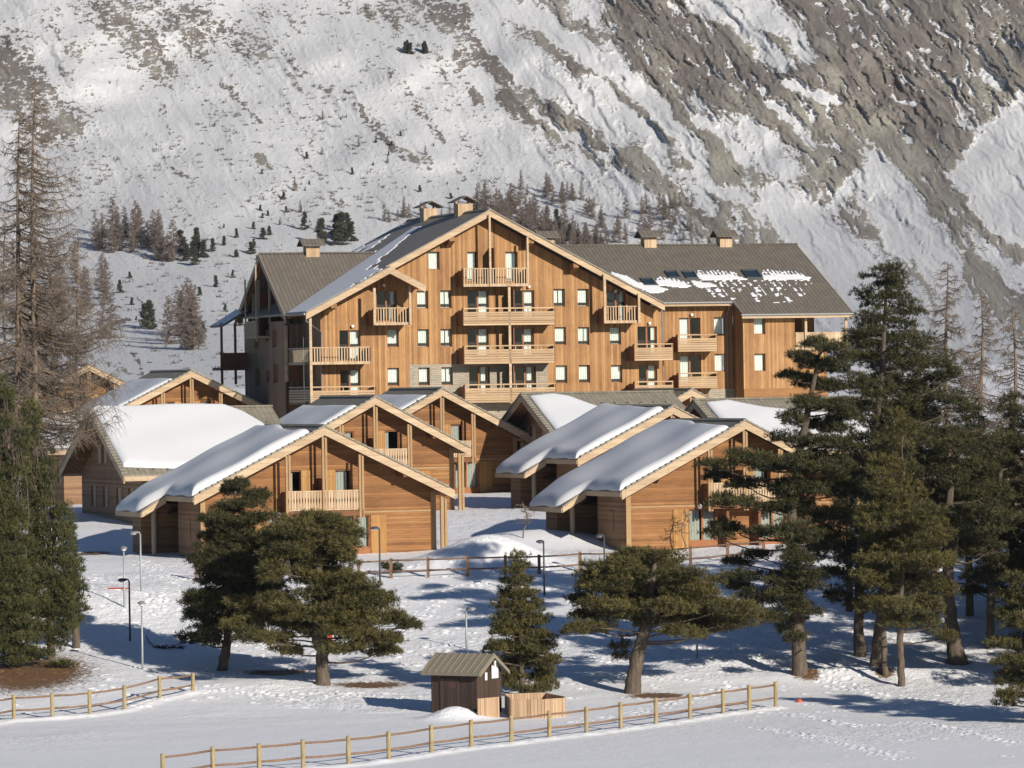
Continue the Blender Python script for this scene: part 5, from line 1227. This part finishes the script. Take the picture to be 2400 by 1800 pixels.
    L11 = [(2205, 1250, 20, 16), (2190, 1290, 20, 16), (2212, 1300, 30, 18), (2180, 1330, 26, 14), (2215, 1345, 36, 18), (2165, 1385, 22, 11), (2200, 1390, 40, 16), (2175, 1425, 30, 12), (2215, 1435, 40, 16), (2190, 1465, 32, 14), (2175, 1500, 26, 10), (2215, 1495, 36, 14), (2180, 1520, 18, 7)]
    b = at(2245*DS, 1560*DS)
    pine('young light green pine cut by the right edge of the picture', b, [(0, 0, 0, .15), (0, 0, 1.8, .12), (-.1, 0, 6.3, .03)], 0, px_clumps(b, (2245, 1560), b.y, L11+[(2250, 1280, 25, 20), (2260, 1340, 40, 20), (2265, 1400, 45, 20), (2262, 1460, 45, 20), (2255, 1520, 40, 14)], R(31), yoff=.6), 28, dens=.9, sub=.32)
    for i, (label, bx, by, top, ww, sd) in enumerate((('dark conifer between the tallest one and the bare larches, behind the group', 1985, 1330, 860, 2.3, 81), ('dark conifer filling the gap left of the flaring trunk, back row', 2020, 1345, 900, 2.2, 82),
            ('dark conifer behind the flaring trunk with even cone crown', 2095, 1330, 880, 2.4, 83), ('dark conifer in the back row touching the right edge', 2190, 1340, 850, 2.6, 84), ('low dark conifer in the back row under the bare larches', 2140, 1300, 980, 2.2, 85), ('dark conifer behind the ragged pine, left end of the back row', 1835, 1320, 985, 1.8, 86))):
        b = at(bx*DS, by*DS); hh = (by-top)*b.y/F*DS
        pine(label, b, [(0, 0, 0, .2), (0, 0, hh*.5, .14), (0, 0, hh*.97, .03)], 0, auto_clumps(hh, ww*.85, R(sd),   .3, 18), sd, mat='needle_dark', dens=.42, jitter=True)
    # trees beyond the right edge whose shadows cross the snow
    rg = R(77)
    for i, (x, y, hh, ww) in enumerate(((26, 214, 12, 3.0), (25.6, 226, 11, 3.2), (27.5, 232, 13, 3.4), (31, 216, 12, 3.2), (37, 220, 14, 3.4), (42, 212, 13, 3.2), (34, 230, 14, 3.4), (32, 222, 13, 3.2), (30, 236, 13, 3.2), (36, 244, 14, 3.2), (28.5, 246, 12, 3), (40, 230, 13, 3.2), (44, 252, 14, 3.3), (24.6, 201, 7, 2.2), (50, 238, 13, 3.3), (34, 206, 11, 3))):
        g = G(x, y)
        pine('tall pine standing beyond the right edge of the photo', (x, y, g), [(0, 0, 0, .28), (0, 0, hh*.5, .18), (0, 0, hh*.98, .04)], 0, auto_clumps(hh, ww*1.15, rg, .18, 34), 200+i, mat='needle_dark', dens=.6, group='pines beyond the right edge', per=7, wid=.04, blade=.2)
    # bare larches rising behind the right hand group
    def larch(label, px, py, top, **kw):
        b = at(px*DS, py*DS, 262); H = (py-top)*b.y/F*DS
        return bare_larch(label, b, H, **kw)
    larch('bare brown larch with pointed tip right of the tallest dark conifer', 2052, 1160, 565, rad=.2, seed=51, W=3.2, nb=110, group=None)
    larch('bare larch with rounded top second from the right edge', 2125, 1160, 640, rad=.2, seed=52, W=3.4, nb=110)
    larch('bare reddish larch at the right edge above the dark conifers', 2195, 1160, 660, rad=.2, seed=53, W=3.0, nb=100)
    larch('short bare larch hidden low between the dark conifers', 1990, 1170, 690, rad=.16, seed=54, W=2.4, nb=80)
    # left: two tall bare larches, dark juniper mass
    for k, (label, bx, by, top, rad, lean, W, seed) in enumerate((('leftmost tall bare larch with trunk split from its neighbour by a narrow gap', 20, 1330, 240, .24, 1.0, 3.9, 61), ('tall bare larch whose long twiggy branches reach towards the hotel', 68, 1330, 175, .22, .6, 4.0, 62))):
        b = at(bx*DS, by*DS); H = (by-top)*b.y/F*DS
        bare_larch(label, b, H, rad=rad, seed=seed, W=W*1.1, lean=(lean, 0), start=.34, nb=150, sub=17, rt=.012, dirx=.2)
    b = at(-60*DS, 1340*DS); bare_larch('bare larch half outside the left edge behind the dark evergreen mass', b, 21, rad=.22, seed=63, W=4.2, lean=(.5, 0), start=.34, nb=90, sub=18, rt=.012, dirx=0)
    for label, px, py, top, seed, W in (('bare larch at the far left behind the tall pair', 20, 1190, 450, 69, 3.2), ('slim bare larch behind the two tall ones, left of the snowy roofs', 175, 1180, 480, 64, 2.6), ('short bare larch behind the tall pair near the left chalet gable', 120, 1190, 560, 65, 2.8), ('bare larch with dense twigs just above the far left chalet', 60, 1190, 520, 66, 2.8)):
        b = at(px*DS, py*DS, 262); b = PX(px*DS, py*DS, 318); b.z = G(b.x, b.y); H = (-b.z+(900-top*DS)/F*318+.0157*(1200-px*DS)*0); bare_larch(label, b, H, rad=.15, seed=seed, W=W, nb=90, start=.22, sub=18, rt=.013)
    def column(label, bx, by, cols, seed, mat='juniper'):
        b = at(bx*DS, by*DS); r = R(seed); s = b.y/F*DS; cl = []
        for (cx, top, bot, w) in cols:
            n = int((bot-top)/24)+1
            for i in range(n):
                t = (i+.3)/n; y = top+(bot-top)*t; ww = w*min(1, .16+1.15*t)*(1 if t < .85 else .85)
                cl.append(((cx-bx+r.uniform(-.3, .3)*w)*s, r.uniform(-.9, .3), (by-y)*s, ww*s*.8, ww*s*.65, 22*s))
        return pine(label, b, [(0, 0, 0, .2), (0, 0, 2, .18), (0, 0, 4.5, .08)], 0, cl, seed, name='juniper_tree', mat=mat, dens=1.0, cat='evergreen tree', sub=.36, up=1.3, flat=.95, per=8)
    column('tall dark evergreen with several pointed tops filling the left edge', 30, 1440, [(12, 815, 1410, 40), (-30, 860, 1400, 45), (48, 930, 1400, 34)], 71)
    column('dark bushy evergreen with pointed top, right half of the left edge mass', 110, 1425, [(80, 868, 1390, 30), (112, 985, 1400, 26), (142, 1090, 1385, 24)], 72)
    column('shorter evergreen at the right flank of the left edge mass', 165, 1400, [(152, 1120, 1360, 20), (172, 1215, 1340, 13)], 73)
    b = at(40*DS, 1440*DS, 190); s = b.y/F*DS
    cl = [((x-40)*s, -.5, (1440-y)*s, rx*s, rx*s*.8, ry*s) for x, y, rx, ry in ((10, 1400, 40, 14), (60, 1405, 45, 14), (100, 1412, 24, 8), (140, 1435, 28, 7), (30, 1425, 60, 8))]
    pine('low sprawling evergreen shrub under the left edge mass', b, [(0, 0, 0, .08), (0, 0, .3, .05)], 0, cl, 74, name='evergreen_shrub', mat='juniper', dens=.7, cat='shrub', sub=.25)
    # bush by the back fence and young saplings
    b = at(845*DS, 1240*DS); s = b.y/F*DS
    pine('small dark bush by a post of the back fence', b, [(0, 0, 0, .03), (0, 0, .4, .02)], 0, [(0, 0, .35, .45, .3, .22), (.25, 0, .3, .3, .3, .2), (-.3, 0, .45, .25, .25, .2)], 75, name='small_bush', mat='needle_dark', dens=.6, cat='bush', sub=.2)
    for lab, px, py, top in (('thin bare sapling in the snow between the two chalet rows', 1135, 1163, 1085), ('thin bare sapling against the wall of the front left chalet', 848, 1190, 1110), ('thin bare sapling beside the left wall of the front right chalet', 1478, 1190, 1100)):
        b = at(px*DS, py*DS); H = (py-top)*b.y/F*DS
        bare_larch(lab, b, H, rad=.03, seed=int(px), W=.45, nb=14, start=.45, sub=8, rt=.008, name='sapling', cat='sapling')

# ---------------------------------------------------------------- far trees on the slopes
def build_far_trees(surf):
    R = np.random.RandomState(99)
    con = []; lar = []
    for k in range(3):
        rng = np.random.RandomState(300+k); H = 6.0
        cl = auto_clumps(H, 2.3-.2*k, rng, .05, 24, 'cone')
        o = pine('x', (0, 0, 0), [(0, 0, 0, .14), (0, 0, H*.5, .09), (0, 0, H*.98, .03)], 0, cl, 300+k, name='far_conifer', mat='needle_far', dens=.16, per=6, wid=.16, blade=.42, sub=.5, cat='conifer tree'); con.append(o)
    for k in range(3):
        o = bare_larch('x', (0, 0, 0), 10.0, .15, 310+k, W=2.3, start=.04, nb=90, sub=18, rt=.036, name='far_larch', mat='twig_far'); lar.append(o)
    used = set()
    def put(kind, i, px, py, hpx, label, group):
        p = surf(px*DS, py*DS)
        if p.y < 640:
            p = at(px*DS, py*DS, 420)
        protos = con if kind == 'c' else lar; o = protos[i % 3]; H = 6.0 if kind == 'c' else 10.0
        sc = hpx*DS/F*p.y/H; w = sc*R.uniform(.8, 1.25); rz = R.uniform(0, 6.28); loc = (p.x, p.y, p.z-.15)
        if (kind, i % 3) not in used:
            used.add((kind, i % 3)); o.location = loc; o.rotation_euler = (0, 0, rz); o.scale = (w, w, sc); o['label'] = label; o['group'] = group; return
        copy_tree(o, loc, rz, (w, w, sc), label, group)
    sets = [('l', 26, (205, 375), (505, 560), (50, 95), 'bare larch in the thicket left of the hotel roofs', 'larch thicket on the lower left slope'),
            ('c', 9, (375, 445), (540, 575), (30, 60), 'dark conifer at the right end of the left larch thicket', 'conifers beside the left larch thicket'),
            ('l', 9, (362, 425), (720, 760), (90, 130), 'tall bare larch in the tight clump left of the hotel', 'larch clump left of the hotel'),
            ('c', 2, (310, 345), (700, 712), (50, 62), 'dark conifer standing alone left of the tight larch clump', 'conifers left of the larch clump'),
            ('c', 9, (650, 775), (495, 530), (32, 60), 'dark conifer in the group above the left hotel wing', 'conifer group above the left wing'),
            ('c', 6, (862, 920), (112, 120), (18, 28), 'dark conifer in the tiny group high on the slope', 'conifers high on the slope'),
            ('c', 18, (430, 620), (440, 600), (10, 30), 'small dark conifer scattered on snow left of the left hotel wing', 'scattered small conifers'),
            ('c', 16, (560, 980), (260, 430), (6, 17), 'tiny dark conifer scattered on the open snow slope', 'tiny scattered conifers'),
            ('l', 10, (590, 960), (230, 500), (16, 34), 'small bare larch standing alone on the open snow slope', 'lone small larches'),
            ('c', 14, (230, 520), (600, 800), (10, 30), 'bush like conifer low on the slope beside the hotel', 'low conifers left of the hotel'),
            ('l', 100, (1030, 1300), (450, 560), (30, 68), 'bare larch in the wood behind the hotel gable', 'larch wood behind the gable'),
            ('l', 26, (1060, 1290), (400, 450), (25, 50), 'small bare larch at the upper edge of the gable wood', 'upper edge of the larch wood'),
            ('l', 46, (1290, 1500), (440, 560), (22, 50), 'bare larch on the rocky slope above the right hotel wing', 'larches above the right wing'),
            ('c', 8, (1040, 1300), (480, 560), (22, 38), 'dark conifer among the bare larches behind the gable', 'conifers in the larch wood'),
            ('l', 10, (830, 990), (450, 480), (26, 50), 'bare larch left of the gable peak behind the chimneys', 'larches left of the gable peak'),
            ('l', 16, (-10, 245), (600, 740), (70, 120), 'bare larch behind the tall left edge larches', 'larches behind the left edge trees')]
    ones = 'first second third fourth fifth sixth seventh eighth ninth tenth eleventh twelfth thirteenth fourteenth fifteenth sixteenth seventeenth eighteenth nineteenth'.split()
    tens = {2: 'twent', 3: 'thirt', 4: 'fort', 5: 'fift', 6: 'sixt', 7: 'sevent', 8: 'eight', 9: 'ninet'}
    def ordinal(i):
        if i == 100: return 'hundredth'
        if i <= 19: return ones[i-1]
        return tens[i//10]+('ieth' if i % 10 == 0 else 'y-'+ones[i % 10-1])
    for kind, n, xr, yr, hr, label, group in sets:
        xs = sorted(R.uniform(*xr) for _ in range(n)); lab0 = label
        for i in range(n):
            label = lab0+', '+ordinal(i+1)+' from the left'
            x = xs[i]; y = R.uniform(*yr)
            if group == 'larch wood behind the gable': y = np.interp(x, [1040, 1160, 1290], [470, 500, 560])+R.uniform(-30, 30)
            if group == 'upper edge of the larch wood': y = np.interp(x, [1060, 1160, 1290], [440, 400, 450])+R.uniform(-8, 30)
            if group == 'larch thicket on the lower left slope': y = np.interp(x, [205, 260, 375], [540, 520, 550])+R.uniform(-22, 22)
            if group == 'larches left of the gable peak': y = 475+R.uniform(-10, 10)
            put(kind, i, x, y, R.uniform(*hr), label, group)

def build_scrub(surf):
    rng = np.random.RandomState(55); Cs, Ds, Ls, Ts = [], [], [], []
    for _ in range(3600):
        px = rng.uniform(180, 1500); py = rng.uniform(10, 800)
        if px > 1000 and py < 330: continue
        d = float(fbm(np.array([px*.012+py*.006]), np.array([py*.012-px*.01]), 3, 171)[0]) + (.06 if py > 350 else -.02)
        if d < .5+.25*rng.rand(): continue
        p = surf(px*DS, py*DS)
        if p.y < 640: continue
        n = 14; r = rng.uniform(.25, .9); c = np.array(p)
        o = rng.normal(size=(n, 3))*np.array([r*.6, r*.5, r*.12]); dd = unit(rng.normal(size=(n, 3))*.6+np.array([0, 0, .9]))
        Cs.append(c+o); Ds.append(dd); Ls.append(r*rng.uniform(.5, 1.3, n)); Ts.append(np.repeat(rng.rand(), n))
    V, Fc = blades(np.concatenate(Cs), np.concatenate(Ds), np.concatenate(Ls), np.full(sum(len(c) for c in Cs), .17), rng)
    o = np_mesh('scrub', V, Fc, M['scrub'], attrs={'tone': np.repeat(np.concatenate(Ts), 3)}); tag(o, 'low dark heath and scrub poking through the snow of the slope', 'scrub', kind='stuff')
M['scrub'] = leaf('dry_scrub', (.06, .058, .05), (.16, .135, .115))

# ---------------------------------------------------------------- fences, lamps, shed, small things
def fence(label, posts, hs, mp, mr, r=.085, rails=(.40, .88), flat=False):
    b0 = posts[0]; root = empty('fence', b0, 0, label, 'fence')
    for i, (p, h) in enumerate(zip(posts, hs)):
        q = p-b0
        if flat: MB().box(q.x-r, q.x+r, q.y-r*.8, q.y+r*.8, q.z-.5, q.z+h).build('post', mp, root)
        else: MB().tube([(q.x, q.y, q.z-.5), (q.x, q.y, q.z+h-.02), (q.x, q.y, q.z+h)], [r, r, r*.8], 12).build('post', mp, root, smooth=False)
    for a, b, ha, hb in zip(posts[:-1], posts[1:], hs[:-1], hs[1:]):
        for f in rails:
            p = a-b0; q = b-b0; off = Vector((0, -.0 if not flat else -.08, 0))
            A = Vector((p.x, p.y, p.z+ha*f))+off; B = Vector((q.x, q.y, q.z+hb*f))+off; C = (A+B)/2-Vector((0, 0, .02))
            MB().tube([A, C, B], .042, 8).build('rail', mr, root, smooth=True)
    return root
M['fence_post'] = bark('fence_post_wood', (.24, .185, .09), (.42, .34, .19))
M['fence_rail'] = bark('fence_rail_wood', (.17, .10, .06), (.30, .19, .12))
M['fence_old'] = bark('old_fence_wood', (.13, .075, .05), (.24, .15, .10))
def post_points(L):
    return [at(x*DS, y*DS) for x, y in L]
FRONT = [(352, 1696), (460, 1680), (560, 1672), (655, 1663), (753, 1655), (840, 1645), (932, 1630), (1018, 1618), (1105, 1608), (1187, 1597), (1267, 1588), (1341, 1577), (1417, 1567), (1491, 1557), (1562, 1546), (1619, 1538), (1676, 1530)]
FRONT[0:1] = [(352, 1696)]
LEFT = [(-60, 1572), (30, 1557), (113, 1552), (194, 1546), (269, 1535), (345, 1514), (417, 1497)]
BACK = [(775, 1252), (845, 1248), (925, 1246), (1010, 1243), (1092, 1241), (1165, 1240), (1253, 1234), (1330, 1233), (1412, 1228), (1492, 1221), (1572, 1213), (1650, 1206)]
def build_props():
    fp = post_points(FRONT); lp = post_points(LEFT); bp = post_points(BACK)
    fence('long round post fence with two rails running across the bottom foreground', fp, [1.16]*len(fp), M['fence_post'], M['fence_rail'])
    fence('short round post fence with two rails entering from the left edge', lp, [1.12]*5+[1.12, .9], M['fence_post'], M['fence_rail'])
    fence('reddish square post fence in front of the chalets halfway up the slope', bp, [1.0]*len(bp), M['fence_old'], M['fence_old'], r=.08, rails=(.35, .9), flat=True)
    p2 = post_points([(424, 1252), (500, 1252)]); fence('stub of reddish fence left of the dark pine', p2, [1.1, 1.1], M['fence_old'], M['fence_old'], r=.08, rails=(.3, .8), flat=True)
    # street lamps: (base x, base y, top y, head direction, material)
    for label, bx, by, ty, hd, mt in (('nearest pale lamp post on the left, round capped head', 308, 1445, 1303, 0, 'lamp_post'), ('dark lamp post left of the nearest pale one, head bent left', 281, 1385, 1250, -1, 'lamp_dark'),
            ('slim pale lamp post with round cap behind the dark left one', 269, 1312, 1184, 0, 'lamp_post'), ('pale lamp post with flat white head before the left chalet corner', 305, 1278, 1148, -1, 'lamp_post'),
            ('dark lamp post in front of the french window of the front left chalet', 821, 1258, 1138, -.7, 'lamp_dark'), ('dark lamp post standing before the back fence at picture centre', 1176, 1287, 1167, -.5, 'lamp_dark'),
            ('pale lamp post behind the shed with head bent right', 1008, 1404, 1312, .8, 'lamp_post'), ('dark lamp post before the wall of the front right chalet', 1306, 1240, 1154, -.7, 'lamp_dark'),
            ('pale lamp post whose top is hidden in the wide leaning pine', 1506, 1422, 1290, -.6, 'lamp_post')):
        b = at(bx*DS, by*DS); H = (by-ty)*b.y/F*DS; root = empty('street_lamp', b, 0, label, 'street lamp')
        MB().tube([(0, 0, -.4), (0, 0, H*.3), (0, 0, H-.12)], [.058, .05, .04], 10).build('pole', M[mt], root, smooth=True)
        if hd == 0:
            MB().lathe((0, 0, H-.14), [(.02, 0), (.11, .02), (.11, .11)], 12).lathe((0, 0, H-.03), [(.2, 0), (.2, .03), (.12, .11), (0, .14)], 14).build('lamp_head', M['gutter'], root, smooth=False)
            MB().lathe((0, 0, H-.12), [(.10, 0), (.13, .04), (.10, .09)], 12).build('lamp_glass', M['lamp'], root, smooth=True)
        else:
            s = 1 if hd > 0 else -1; a = abs(hd)
            m = MB().tube([(0, 0, H-.16), (s*.05, 0, H-.05), (s*.2*a, -.02, H-.02), (s*.5*a, -.05, H-.06)], [.04, .04, .05, .05], 8)
            m.lathe((s*.34*a, -.04, H-.1), [(.22, 0), (.21, .05), (.13, .11), (0, .13)], 14).build('lamp_head', M['gutter' if mt == 'lamp_post' else 'lamp_dark'], root, smooth=True)
            MB().lathe((s*.34*a, -.04, H-.14), [(0, -.03), (.1, -.02), (.15, .03)], 12).build('lamp_glass', M['lamp'], root, smooth=True)
    # shed
    k = at(932*DS, 1528*DS); f = at(1036*DS, 1546*DS)
    SH = Frame(932*DS, 1528*DS, 211.5, -33); gz = G(SH.x0, SH.y0); SH.zb = gz
    uf = SH.uz(1031*DS, 1500*DS)[0]; zr_ = SH.uz(1000*DS, 1411*DS, .9)[1]; ze = SH.uz(950*DS, 1453*DS, -.25)[1]
    W = 1.85; g = [SH.uz(1031*DS, 1500*DS)[0]]
    root = empty('shed', (SH.x0, SH.y0, gz), SH.th, 'small dark brown wooden shed with ribbed grey brown metal roof', 'shed')
    m = MB().box(0, uf, 0, .06, -.5, ze+.05).box(0, .06, .06, W, -.5, ze+.05).box(0, uf, W, W+.06, -.5, ze+.05)
    m.prism([(.06, -.5), (W, -.5), (W, ze+.05), (W/2, zr_-.12), (.06, ze+.05)], uf-.06, uf, 'x'); m.build('wall', M['shed_wood'], root)
    MB().box(.5, 1.45, -.05, 0, -.2, 1.55).build('door', M['shed_wood'], root)
    MB().box(.95, 1.3, -.06, -.052, 1.15, 1.38).build('sign_plate', M['sign_dull'], root)
    m = MB(); s_ = (zr_-ze)/(W/2+.25)
    for sd in (0, 1):
        v0, v1 = (-.25, W/2) if sd == 0 else (W+.25, W/2)
        m.slab([(-.35, v0, ze), (uf+.3, v0, ze), (uf+.3, v1, zr_), (-.35, v1, zr_)], .05)
        n = 10
        for i in range(n):
            u = -.33+i*(uf+.6)/(n-1); m.slab([(u-.025, v0, ze+.035), (u+.025, v0, ze+.035), (u+.025, v1, zr_+.035), (u-.025, v1, zr_+.035)], .034)
    r_ = m.build('roof', M['shed_roof'], root)
    MB().prism([(-.25, ze-.02), (W/2, zr_-.02), (W+.25, ze-.02), (W+.25, ze-.16), (W/2, zr_-.17), (-.25, ze-.16)], uf+.3, uf+.34, 'x').box(-.35, uf+.3, -.29, -.25, ze-.12, ze-.0).build('bargeboard', M['shed_roof'], r_)
    MB().box(uf+.002, uf+.02, .62, .78, ze-.35, ze-.02).build_each('notice', M['paper'], root); MB().box(uf+.002, uf+.02, 1.15, 1.65, ze-.30, ze+.25).build_each('notice', M['paper'], root)
    MB().box(uf+.3, uf+.36, W/2-.04, W/2+.04, zr_-.6, zr_-.3).build('trim', M['paper'], root)
    def panel(name, pts, hgt, label, mat='fresh_wood', cat='screen'):
        """upright board screen along ground points"""
        b0 = at(pts[0][0]*DS, pts[0][1]*DS, 190); root = empty(name, b0, 0, label, cat)
        for a, b in zip(pts[:-1], pts[1:]):
            A = at(a[0]*DS, a[1]*DS, 190)-b0; B = at(b[0]*DS, b[1]*DS, 190)-b0; d = (B-A); d.z = 0; L = d.length; d.normalize(); nrm = Vector((-d.y, d.x, 0))*.03
            m = MB(); n = max(1, int(round(L/.14)))
            for i in range(n):
                p = A+d*(L*i/n+.004); q = A+d*(L*(i+1)/n-.004); z0 = min(A.z, B.z)-.2; z1 = (A.z+B.z)/2+hgt
                vs = [(p-nrm), (q-nrm), (q+nrm), (p+nrm)]; m.add([(v.x, v.y, z) for z in (z0, z1) for v in vs], [(3, 2, 1, 0), (4, 5, 6, 7), (0, 1, 5, 4), (1, 2, 6, 5), (2, 3, 7, 6), (3, 0, 4, 7)])
            m.build('board_panel', M[mat], root)
        return root
    panel('wooden_screen', [(1032, 1546), (1078, 1549)], .80, 'single pale board screen standing against the shed corner')
    panel('wooden_box', [(1104, 1552), (1176, 1552), (1221, 1548), (1180, 1536), (1092, 1540), (1104, 1552)], .82, 'open topped enclosure of fresh pale boards right of the shed', cat='enclosure')
    # red and white marker board lying in the snow, orange marker, red items, dark hose
    b = at(256*DS, 1275*DS); r = empty('marker_board', b, math.radians(-15), 'red and white board lying tilted in the snow on the left', 'board')
    MB().box(-.55, .55, -.05, 0, .06, .13).build('red_strip', M['red'], r); MB().box(-.55, .1, -.055, .0, -.02, .055).build('white_strip', M['paper'], r)
    b = at(1727*DS, 1518*DS); o = MB().lathe((0, 0, 0), [(.0, -.1), (.1, -.1), (.11, .12), (.06, .16), (0, .17)], 10).build('snow_marker', M['orange']); o.location = b; tag(o, 'small orange red marker sticking out of the snow right of the fence end', 'marker')
    b = at(712*DS, 1408*DS); o = MB().box(-.07, .07, -.01, .02, -.3, 1.1).box(-.15, .15, -.04, -.01, .35, 1.05).build('small_sign', M['red']); o.location = b; tag(o, 'small red sign half hidden behind the trunk of the broad pine', 'sign')
    m = MB(); P = [at(x*DS, y*DS) for x, y in ((316, 1378), (322, 1390), (333, 1400), (352, 1404), (375, 1402), (398, 1404))]
    b0 = P[0]; m.tube([tuple(p-b0+Vector((0, 0, .08))) for p in P], [.03]*6, 8); 
    rng = np.random.RandomState(8)
    for _ in range(26):
        c = P[4]-b0+Vector((rng.uniform(-.8, .5), rng.uniform(-.2, .2), .08)); m.tube([tuple(c), tuple(c+Vector((rng.uniform(-.4, .4), rng.uniform(-.2, .2), rng.uniform(.0, .18))))], [.035, .01], 5)
    o = m.build('fallen_branch', M['black']); o.location = b0; tag(o, 'dark curved branch lying in the blue tree shadow left of the dark pine', 'branch')
M['shed_wood'] = planks('shed_brown_boards', (.045, .03, .022), (.07, .045, .034), (.09, .06, .045), .16, True, False)
M['shed_roof'] = simple('shed_metal_roof', (.23, .20, .15), .45, .08)
M['sign_dull'] = simple('dull_plate', (.10, .05, .05), .5)
M['paper'] = simple('white_paper', (.78, .78, .78), .7, .02)
M['fresh_wood'] = planks('fresh_boards', (.30, .19, .11), (.43, .29, .18), (.52, .38, .25), .14, True, False)
M['red'] = simple('red_paint', (.38, .05, .03), .5)
M['orange'] = simple('orange_plastic', (.7, .1, .04), .5)

surf = build_mountain()
FENCE_BANKS += [((a.x, a.y), (b.x, b.y)) for Q in (post_points(FRONT), post_points(LEFT)) for a, b in zip(Q[:-1], Q[1:])]
build_ground()
build_hotel()
build_chalets()
build_props()
build_near_trees()
build_far_trees(surf)
build_scrub(surf)
# ---------------------------------------------------------------- thin winter air
def build_haze():
    hz = MB().box(-330, 330, -8, 1190, -22, 112).build('haze', None); tag(hz, 'thin pale winter haze between the resort and the mountain', 'haze', kind='stuff')
    m = bpy.data.materials.new('haze_air'); m.use_nodes = True; nt = m.node_tree; nt.nodes.remove(nt.nodes['Principled BSDF'])
    pv = nt.nodes.new('ShaderNodeVolumePrincipled'); pv.inputs['Color'].default_value = (.86, .9, 1, 1); pv.inputs['Density'].default_value = .00004; pv.inputs['Anisotropy'].default_value = .2
    nt.links.new(pv.outputs[0], nt.nodes['Material Output'].inputs['Volume']); hz.data.materials.append(m)
build_haze()
